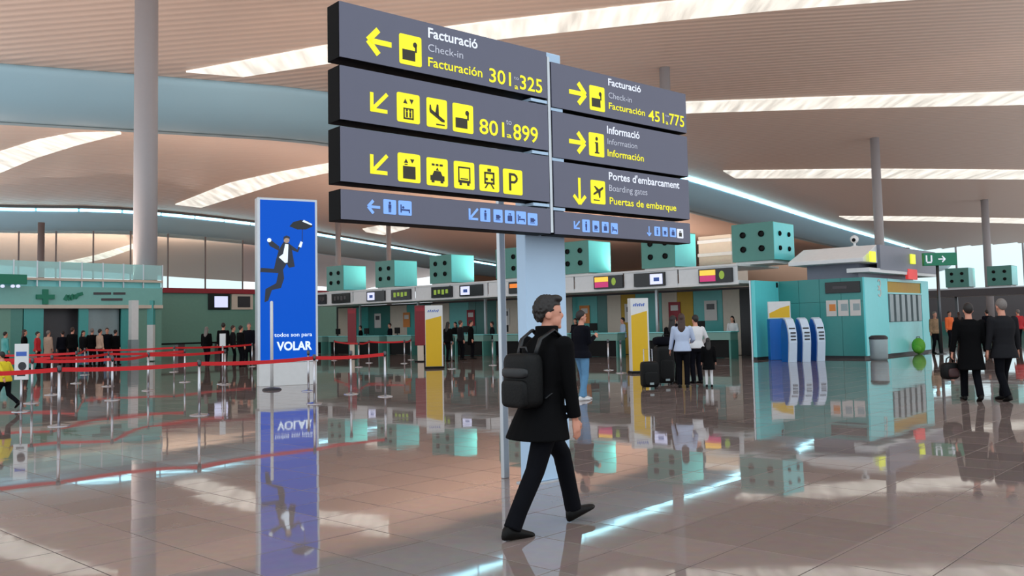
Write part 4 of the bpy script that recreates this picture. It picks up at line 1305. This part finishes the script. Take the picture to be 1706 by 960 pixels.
def hand(mb, w, d, inward, fwd, curl=0.5, grip=False):
    w, d, inward, fwd = (Vector(q).normalized() if i else Vector(q) for i, q in enumerate((w, d, inward, fwd)))
    fwd = (fwd - d * fwd.dot(d)).normalized(); inward = d.cross(fwd) if d.cross(fwd).dot(inward) > 0 else -d.cross(fwd)
    mb.tube([w - d * .02, w + d * .02, w + d * .055, w + d * .09], [.026, .033, .041, .036], 10, flat=0.45, side=tuple(fwd))
    c = 1.25 if grip else curl
    for k, (u, L) in enumerate(((.030, .068), (.010, .078), (-.011, .072), (-.030, .055))):
        p = w + d * .085 + fwd * u; pts = [p - d * .02, p]; a = c * .35
        for seg in range(3):
            v = d * math.cos(a) + inward * math.sin(a); p = p + v * (L / 3 * (1.15 - .15 * seg)); pts.append(p); a += c * .55
        mb.tube(pts, [.0085, .0095, .0088, .008, .0068], 8)
    p = w + d * .025 + fwd * .026
    mb.tube([p, p + fwd * .03 + d * .022 + inward * .008, p + fwd * .036 + d * .052 + inward * .02, p + fwd * .03 + d * .072 + inward * (.034 if grip else .026)], [.013, .012, .0105, .008], 8)


def person(label, loc, heading, h=1.74, top='coat_black', hem=.82, flare=1.0, legs='trousers_black', shoe='leather', hair='hair_dark', hairlen='short',
           skin='skin', la=None, ra=None, lt=0, rt=0, lh=None, rh=None, lean=.0, turn=0, vox=.02, wide=1.0, group=None, sleeve=True, grip=(False, False), legskin=False, collar=False, hemback=0.0, cat='person'):
    s = h / 1.75
    t = thing('person', label, cat, (loc[0], loc[1], 0), -math.radians(heading), group)
    la = Vector(la or (-.09, .02, .08)); ra = Vector(ra or (.09, -.02, .08))
    l1, l2 = .43, .42
    hipz = .92
    for an in (la, ra):
        d = math.hypot(an.y, abs(an.x) - .09); hipz = min(hipz, an.z + math.sqrt(max(.1, (l1 + l2 - .004) ** 2 - d * d)))
    dz = hipz - .92
    hl, hr = Vector((-.09, 0, hipz)), Vector((.09, 0, hipz))
    kl, la = ik(hl, la, l1, l2, (0, 1, 0)); kr, ra = ik(hr, ra, l1, l2, (0, 1, 0))
    SH = 1.43 + dz
    yl = lambda z: lean * (z - hipz) / (SH - hipz) if z > hipz else 0
    sl, sr = Vector((-.185 * wide, yl(SH) - .01, SH - .02)), Vector((.185 * wide, yl(SH) - .01, SH - .02))
    wl = Vector(lh) if lh else Vector((-.25 * wide, .03, .86)); wr = Vector(rh) if rh else Vector((.25 * wide, .03, .86))
    wl.z += dz; wr.z += dz
    el, wl = ik(sl, wl, .285, .255, (-.35, -1, 0)); er, wr = ik(sr, wr, .285, .255, (.35, -1, 0))
    # ---- body: one continuous skin
    b = MB()
    ring = lambda z, rx, ry, yo=0: oval(z, rx, ry, yl(z) + yo)
    b.rings([ring(.82 + dz, .10, .07), ring(.90 + dz, .125, .088), ring(1.08 + dz, .12, .09), ring(1.28 + dz, .145, .1), ring(1.40 + dz, .14, .075), ring(1.46 + dz, .06, .055), ring(1.54 + dz, .052, .055, .01)])
    hy = yl(1.6 + dz) + .015; hz = dz
    rot = Matrix.Rotation(-math.radians(turn), 3, 'Z'); hc = Vector((0, hy, 0))
    HP = lambda x, y, z: hc + rot @ Vector((x, y, 0)) + Vector((0, 0, z + hz))
    b.ell(HP(0, 0, 1.655), (.074, .094, .1), 16, 10, rot); b.ell(HP(0, .028, 1.585), (.058, .066, .07), 14, 9, rot)
    b.ell(HP(0, .094, 1.618), (.012, .018, .024), 8, 6, rot); b.ell(HP(0, .081, 1.566), (.023, .011, .01), 8, 6, rot); b.ell(HP(0, .076, 1.535), (.026, .018, .018), 8, 6, rot)
    for sd in (-1, 1): b.ell(HP(sd * .076, -.004, 1.62), (.012, .024, .034), 8, 6, rot)
    b.tube([HP(0, -.01, 1.44), HP(0, 0, 1.6)], [.056, .052], 12)
    for sh_, e_, w_ in ((sl, el, wl), (sr, er, wr)): b.tube([sh_ + Vector((0, 0, .0)), sh_.lerp(e_, .5), e_, e_.lerp(w_, .4), w_], [.05, .043, .037, .036, .026], 10)
    for sd, e_, w_, gp in ((-1, el, wl, grip[0]), (1, er, wr, grip[1])): hand(b, w_, (w_ - e_).normalized(), (-sd, 0, 0), (0, 1, 0), .5, gp)
    for h0, k_, a_ in ((hl, kl, la), (hr, kr, ra)): b.tube([h0 + Vector((0, 0, .02)), h0.lerp(k_, .5), k_, k_.lerp(a_, .35), a_, a_ - Vector((0, 0, .03))], [.06, .058, .046, .046, .034, .034], 12)
    organic(b, 'body', skin, t, s, min(vox, .014), 2 if vox > .012 else 1)
    # ---- eyes
    ey = MB()
    for sd in (-1, 1): ey.ell(HP(sd * .03, .0835, 1.642), (.009, .006, .005), 8, 6, rot)
    ey.v = [(p[0] * s, p[1] * s, p[2] * s) for p in ey.v]; ey.build('eyes', 'eye', t, smooth=True)
    # ---- trousers
    c = MB()
    if not legskin:
        c.rings([ring(.80 + dz, .155, .112), ring(.86 + dz, .172, .128), ring(.94 + dz, .172, .13), ring(1.02 + dz, .15, .115), ring(1.05 + dz, .14, .108)])
        for h0, k_, a_ in ((hl, kl, la), (hr, kr, ra)):
            c.tube([h0 + Vector((0, 0, .03)), h0.lerp(k_, .3), h0.lerp(k_, .7), k_, k_.lerp(a_, .3), k_.lerp(a_, .7), a_ - Vector((0, 0, .015))], [.094, .092, .078, .07, .067, .063, .064], 14)
        organic(c, 'trousers', legs, t, s, vox)
    else:
        for h0, k_, a_ in ((hl, kl, la), (hr, kr, ra)):
            c.tube([h0, h0.lerp(k_, .6), k_, k_.lerp(a_, .35), a_ - Vector((0, 0, .02))], [.082, .066, .056, .056, .042], 12)
        organic(c, 'stockings', legs, t, s, vox, 2)
    # ---- top
    g_ = MB(); hm = hem + dz * .6; w = wide
    rs = [oval(hm, (.175 + .045 * flare) * w, .125 + .055 * flare, yl(hm) - hemback), oval(hm + .1, (.17 + .03 * flare) * w, .125 + .035 * flare, yl(hm) - hemback * .6)]
    for z, rx, ry in ((.98, .165, .13), (1.1, .16, .128), (1.26, .185, .14), (1.37, .19, .12), (1.43, .15, .09), (1.475, .08, .072)):
        if z + dz > hm + .14: rs.append(oval(z + dz, rx * w, ry, yl(z + dz)))
    if collar: rs.append(oval(1.545 + dz, .082, .084, yl(1.5 + dz) + .005))
    g_.rings(rs)
    for sh_, e_, w_ in ((sl, el, wl), (sr, er, wr)):
        if sleeve: g_.tube([sh_ + Vector((0, 0, .0)), sh_.lerp(e_, .5), e_, e_.lerp(w_, .5), e_.lerp(w_, .96)], [.07, .063, .054, .05, .046], 12)
        else: g_.tube([sh_, sh_.lerp(e_, .6)], [.07, .066], 12)
        g_.ell(sh_ + Vector((0, 0, -.005)), (.068, .066, .066), 12, 8)
    organic(g_, 'top' if hem > .75 else 'coat', top, t, s, vox)
    # ---- shoes
    for a_, pit in ((la, lt), (ra, rt)):
        m = MB(); rp = Matrix.Rotation(math.radians(pit), 3, 'X'); rr = []
        for y, wv, hh in ((-.075, .022, .05), (-.06, .034, .085), (-.01, .037, .098), (.05, .04, .075), (.11, .046, .055), (.16, .045, .042), (.195, .028, .03)):
            r = []
            for i in range(12):
                an = 2 * math.pi * i / 12; x = wv * math.cos(an); zz = max(0.0, (.5 + .62 * math.sin(an))) * hh
                r.append(Vector((a_.x, a_.y, a_.z)) + rp @ Vector((x, y, min(zz, hh) - .08)))
            rr.append(r)
        m.rings(rr); m.v = [(p[0] * s, p[1] * s, p[2] * s) for p in m.v]
        m.build('shoe', shoe, t, smooth=True)
    # ---- hair
    if hair:
        hb = MB(); hb.ell((0, -.012, 1.664), (.0845, .104, .112), 22, 14)
        vv = []
        for x, y, z in hb.v:
            zc = 1.56 if y < -.045 else (1.56 + (y + .045) * 4 if y < -.025 else (1.64 if y < .035 else 1.695))
            vv.append((x, y, max(z, zc)))
        hb.v = vv
        if vox < .012:                       # close up: a short cut with some lift over the forehead and loose tufts
            hb.ell((0, .05, 1.742), (.062, .055, .032), 14, 8)
            rnd = random.Random(3)
            for _ in range(260):
                a, q = rnd.uniform(0, 2 * math.pi), rnd.uniform(-.75, .98)
                x, y, z = .083 * math.cos(a) * math.sqrt(1 - q * q), -.012 + .102 * math.sin(a) * math.sqrt(1 - q * q), 1.664 + .112 * q
                zc = 1.565 if y < -.03 else (1.65 if y < .035 else 1.7)
                if z > zc: hb.tube([(x * .97, y, z), (x * 1.06, y * 1.04 - .004, z - .012 + .016 * max(0, q))], [.011, .005], 6)
        if hairlen == 'long':
            hb.rings([oval(z, rx, ry, yo) for z, rx, ry, yo in ((1.7, .07, .06, -.03), (1.6, .088, .06, -.045), (1.5, .092, .052, -.07), (1.4, .09, .045, -.1), (1.3, .06, .03, -.115))])
        hb.v = [tuple(HP(*p)) for p in hb.v]
        organic(hb, 'hair', hair, t, s, .006 if vox < .012 else min(vox, .014), 1 if vox < .012 else 2)
    return t


# ---- the walking man in front
mp_ = (G(868, 897) + G(962, 868)) / 2
mloc = (mp_.x - .045, mp_.y - .02)
HEAD = 49
man = person('man in a black coat striding past the sign pillar with a black backpack', mloc, HEAD, 1.775, top='coat_black', hem=.70, flare=1.3, la=(-.05, .35, .1), ra=(.06, -.36, .085),
             lt=14, rt=-4, rh=(.245, .1, .86), lh=(-.2, .12, .87), lean=.06, turn=42, vox=.0095, collar=True, hemback=.05, wide=1.1)
bp = thing('backpack', 'black backpack with a dark grey flap worn by the man in the foreground', 'backpack', man.location, man.rotation_euler.z)
def rbox(mb, c, s, r=.35, n=5, rot=None):          # soft box from a superellipsoid
    rs = []
    for j in range(n * 2 + 1):
        tt = -math.pi / 2 + math.pi * (j + .02) / (n * 2 + .04); ring_ = []
        ct, st = math.cos(tt), math.sin(tt); ct = math.copysign(abs(ct) ** r, ct); st = math.copysign(abs(st) ** r, st)
        for i in range(28):
            a = 2 * math.pi * i / 28; ca, sa = math.cos(a), math.sin(a)
            ring_.append(Vector(c) + Vector((s[0] * ct * math.copysign(abs(ca) ** r, ca), s[1] * ct * math.copysign(abs(sa) ** r, sa), s[2] * st)))
        rs.append(ring_)
    mb.rings(rs); return mb
rbox(MB(), (0, -.175, 1.1), (.15, .085, .2)).build('body', 'nylon', bp, smooth=True)
rbox(MB(), (0, -.25, 1.01), (.13, .04, .1)).build('pocket', 'nylon', bp, smooth=True)
rbox(MB(), (0, -.25, 1.16), (.135, .03, .04), .5).build('flap', 'nylon_trim', bp, smooth=True)
MB().tube([(-.04, -.16, 1.29), (-.03, -.17, 1.34), (.03, -.17, 1.34), (.04, -.16, 1.29)], .009, 8).build('handle', 'nylon_trim', bp, smooth=True)
for sd in (-1, 1):
    MB().tube([(sd * .09, -.14, 1.27), (sd * .1, -.09, 1.4), (sd * .115, .03, 1.465), (sd * .125, .14, 1.38), (sd * .14, .17, 1.25), (sd * .155, .1, 1.08), (sd * .14, -.1, .97)], .024, 8, flat=.35, side=(1, 0, 0)).build('strap', 'nylon_trim', bp, smooth=True)

# ---- people in the middle distance
def at_px(x, y): p = G(x, y); return (p.x, p.y)
person('person in a black jacket, pale jeans and white shoes right of the sign pillar', at_px(971, 667), 55, 1.76, top='coat_navy', hem=.83, legs='jeans', shoe='shirt_white', la=(-.08, .1, .08), ra=(.08, -.08, .08),
       rh=(.1, .26, 1.25), lh=(-.24, .05, .88), turn=20, vox=.014)
person('woman with long brown hair, pale blue shirt and dark trousers beside the luggage', at_px(1139, 646), 15, 1.69, top='shirt_pale', hem=.86, flare=.9, legs='trousers_black', hair='hair_brown', hairlen='long', lh=(-.3, .1, .86), rh=(.2, .3, 1.08), vox=.014)
person('person in dark clothes with dark hair standing behind the woman in pale blue', at_px(1124, 639), 40, 1.66, top='coat_black', hem=.8, hair='hair_dark', hairlen='long', vox=.016)
person('person in a white top and dark trousers right of the woman in pale blue', at_px(1162, 639), -20, 1.66, top='shirt_white', hem=.9, legs='coat_navy', hair='hair_dark', rh=(.3, .2, 1.02), vox=.016)
person('child in a black coat with white stockings beside the woman in pale blue', at_px(1182, 645), 10, 1.12, top='coat_black', hem=.62, flare=1.3, legs='shirt_white', legskin=True, hair='hair_dark', hairlen='long', vox=.014)
c1_ = person('person in a long black coat walking away at the right, carrying a dark bag', at_px(1621, 668), 12, 1.74, top='coat_black', hem=.56, flare=1.0, hair='hair_dark', la=(-.08, .2, .08), ra=(.08, -.18, .1), rt=-20, lh=(-.31, -.02, .86), wide=1.1, vox=.014, grip=(True, False))
person('person in a dark leather jacket with grey hair walking away at the right edge', at_px(1677, 668), -6, 1.8, top='coat_charcoal', hem=.74, flare=.9, hair='hair_grey', la=(-.08, -.16, .09), ra=(.08, .2, .08), lt=-18, wide=1.12, vox=.014)
person('child in a yellow top and dark trousers running at the left edge', at_px(8, 684), -75, 1.2, top='yellow_cloth', hem=.86, flare=.7, la=(-.08, .34, .12), ra=(.08, -.4, .24), rt=-40, lh=(-.25, -.2, .98), rh=(.25, .25, 1.05), lean=.1, vox=.014)

# the bag carried at the right
g0 = Vector((c1_.location.x, c1_.location.y, 0)); ca, sa = math.cos(c1_.rotation_euler.z), math.sin(c1_.rotation_euler.z)
bx_, by_ = -.335 * ca - .03 * -sa, -.335 * sa + .03 * ca
hb = thing('hand_bag', 'dark holdall with a brown side carried by the person in the long black coat', 'bag', (g0.x + bx_, g0.y + by_, .38), c1_.rotation_euler.z + .5)
rbox(MB(), (0, 0, .15), (.17, .09, .15), .5).build('body', 'nylon', hb, smooth=True)
rbox(MB(), (0, -.085, .12), (.11, .03, .08), .5).build('pocket', 'bag_brown', hb, smooth=True)
MB().tube([(-.08, 0, .28), (-.06, 0, .37), (0, 0, .4), (.06, 0, .37), (.08, 0, .28)], .012, 8).build('handle', 'leather', hb, smooth=True)


def suitcase(px, py, h, w, d, label, rz, m='nylon', up=.3):
    p = G(px, py); t = thing('suitcase', label, 'suitcase', (p.x, p.y, 0), rz)
    rbox(MB(), (0, 0, h / 2 + .03), (w / 2, d / 2, h / 2 - .005), .3).build('shell', m, t, smooth=True)
    rbox(MB(), (0, -d / 2, h * .4), (w * .38, .03, h * .26), .35).build('front_pocket', m, t, smooth=True)
    for sx in (-1, 1):
        for sy in (-1, 1):
            MB().rings([[(sx * w * .36 + e, sy * d * .3 + .03 * math.cos(a), .03 + .03 * math.sin(a)) for a in [2 * math.pi * i / 10 for i in range(10)]] for e in (-.012, .012)]).build('wheel', 'dark_grey', t)
    MB().tube([(-w * .25, d * .35, h), (-w * .25, d * .35, h + up), (w * .25, d * .35, h + up), (w * .25, d * .35, h)], .011, 8).build('pull_handle', 'steel', t)
    MB().box(-w * .12, w * .12, -d / 2 - .034, -d / 2 - .025, .1, .15).build('badge', 'bin_grey', t)
    return t


suitcase(1083, 648, .6, .4, .26, 'black upright suitcase with a pale badge standing before the yellow panel', .15)
suitcase(1107, 641, .92, .46, .32, 'tall black suitcase between the small suitcase and the woman in pale blue', .3, up=.02)
p = G(1100, 640)
t = thing('travel_bag', 'soft dark travel bag lying on top of the tall black suitcase', 'bag', (G(1107, 641).x, G(1107, 641).y, .945), .4)
rbox(MB(), (0, 0, .11), (.26, .15, .11), .55).build('body', 'coat_navy', t, smooth=True)
MB().tube([(-.1, -.1, .18), (-.08, -.12, .26), (.08, -.12, .26), (.1, -.1, .18)], .012, 8).build('handle', 'leather', t, smooth=True)

# ---- small figures far off
CROWD = [
    (8, 613, 'teal_mid', 'trousers_black', 'far queueing person in a teal top before the pharmacy, at the left picture edge', 1.7, 30),
    (40, 612, 'coat_black', 'trousers_black', 'far queueing person in black before the pharmacy, left of the white notice board', 1.78, 60),
    (62, 614, 'red_cloth', 'trousers_black', 'far queueing person in red behind the white notice board', 1.68, 80),
    (80, 611, 'beige_cloth', 'coat_charcoal', 'far queueing person in a pinkish beige top near the pharmacy entrance', 1.72, 20),
    (104, 614, 'coat_navy', 'trousers_black', 'far queueing person in navy below the green cross', 1.7, -40),
    (120, 611, 'coat_black', 'trousers_black', 'far queueing person in black in front of the dark pharmacy entrance', 1.84, 10),
    (138, 615, 'coat_charcoal', 'jeans', 'far queueing person in charcoal and jeans right of the pharmacy entrance', 1.7, 100),
    (153, 612, 'coat_black', 'trousers_black', 'far queueing person in black before the grey shutter, left one', 1.78, 0),
    (166, 614, 'beige_cloth', 'trousers_black', 'far queueing person in beige before the grey shutter', 1.74, 35),
    (178, 611, 'coat_navy', 'jeans', 'far queueing person in navy and jeans before the grey shutter', 1.8, 160),
    (192, 613, 'coat_black', 'trousers_black', 'far queueing person in black just left of the white post', 1.7, 15),
    (344, 609, 'coat_black', 'coat_navy', 'far person in black alone before the green wall', 1.74, 10),
    (372, 610, 'coat_black', 'trousers_black', 'far tall person in black behind the small white card holder', 1.88, 0),
    (388, 609, 'coat_charcoal', 'trousers_black', 'far person in charcoal right of the small white card holder', 1.76, 70),
    (401, 611, 'coat_black', 'trousers_black', 'far person in black, second from the left edge of the blue advert', 1.74, 40),
    (415, 609, 'coat_navy', 'trousers_black', 'far person in navy next to the left edge of the blue advert', 1.86, 170),
    (747, 602, 'coat_black', 'trousers_black', 'far customer with dark hair right of the left yellow panel', 1.72, 40),
    (768, 600, 'coat_charcoal', 'trousers_black', 'far customer in charcoal at a check-in desk right of the left yellow panel', 1.78, 60),
    (785, 598, 'coat_black', 'trousers_black', 'far customer in black leaning at a check-in desk near the sign post', 1.8, 80),
    (1560, 589, 'pattern_cloth', 'trousers_black', 'far person in a patterned brown coat beside the pole of the exit sign', 1.72, 170),
    (1584, 578, 'orange_vest', 'coat_navy', 'far worker in an orange vest right of the exit sign pole', 1.76, 160),
    (1600, 572, 'coat_charcoal', 'trousers_black', 'far person in charcoal left of the pair walking away', 1.74, 10),
    (1647, 576, 'coat_navy', 'trousers_black', 'far person in navy seen between the pair walking away', 1.8, 0),
    (1699, 578, 'red_cloth', 'trousers_black', 'far person in red at the right picture edge', 1.76, 0),
]
for k, (x, y, tp, lg, lab, hh, hd) in enumerate(CROWD):
    far = random.uniform(-.1, .12)
    lc = at_px(x, y)
    if x < 200:                         # stand a little in front of the shop front
        q = fl_.w(ZX(x, 600, -2.4 - (k % 3) * .5)[0], -2.4 - (k % 3) * .5); lc = (q.x, q.y)
    person(lab, lc, hd, hh, top=tp, hem=.62 if k % 3 == 0 else .83, legs=lg, hair=('hair_dark', 'hair_brown', 'hair_dark', 'hair_grey')[k % 4], hairlen='long' if k % 5 == 1 else 'short', vox=.026,
           la=(-.09, .05 + far, .08), ra=(.09, .05 - far, .08), group='small figures far off')
for k, (x_, tp) in enumerate(zip([DESKX[i] + .45 for i in (0, 1, 2, 3, 4, 5, 6, 8, 9)], ['shirt_white', 'coat_navy', 'shirt_pale', 'coat_navy', 'shirt_white', 'coat_charcoal', 'coat_black', 'coat_navy', 'coat_black'])):
    p = fr.w(x_, 1.4)
    i = (0, 1, 2, 3, 4, 5, 6, 8, 9)[k]
    person('clerk in a %s top behind the %s check-in desk from the teal kiosk' % ({'shirt_white': 'white', 'coat_navy': 'navy', 'shirt_pale': 'pale blue', 'coat_charcoal': 'charcoal', 'coat_black': 'black'}[tp], ORD[i]), (p.x, p.y), 222 + 20 * (k % 3), 1.7 + .03 * (k % 4), top=tp, hem=.84,
           hair=('hair_dark', 'hair_brown')[k % 2], hairlen='long' if k % 3 == 0 else 'short', lh=(-.2, .2, 1.0), rh=(.2, .2, 1.0), vox=.024, group='clerks behind the check-in desks')

# turn the remeshed clothes and bodies into plain meshes
dg = bpy.context.evaluated_depsgraph_get(); dg.update()
new = [(o, bpy.data.meshes.new_from_object(o.evaluated_get(dg))) for o in ORG]
for o, me in new:
    o.modifiers.clear(); o.data = me
    me.polygons.foreach_set('use_smooth', [True] * len(me.polygons))
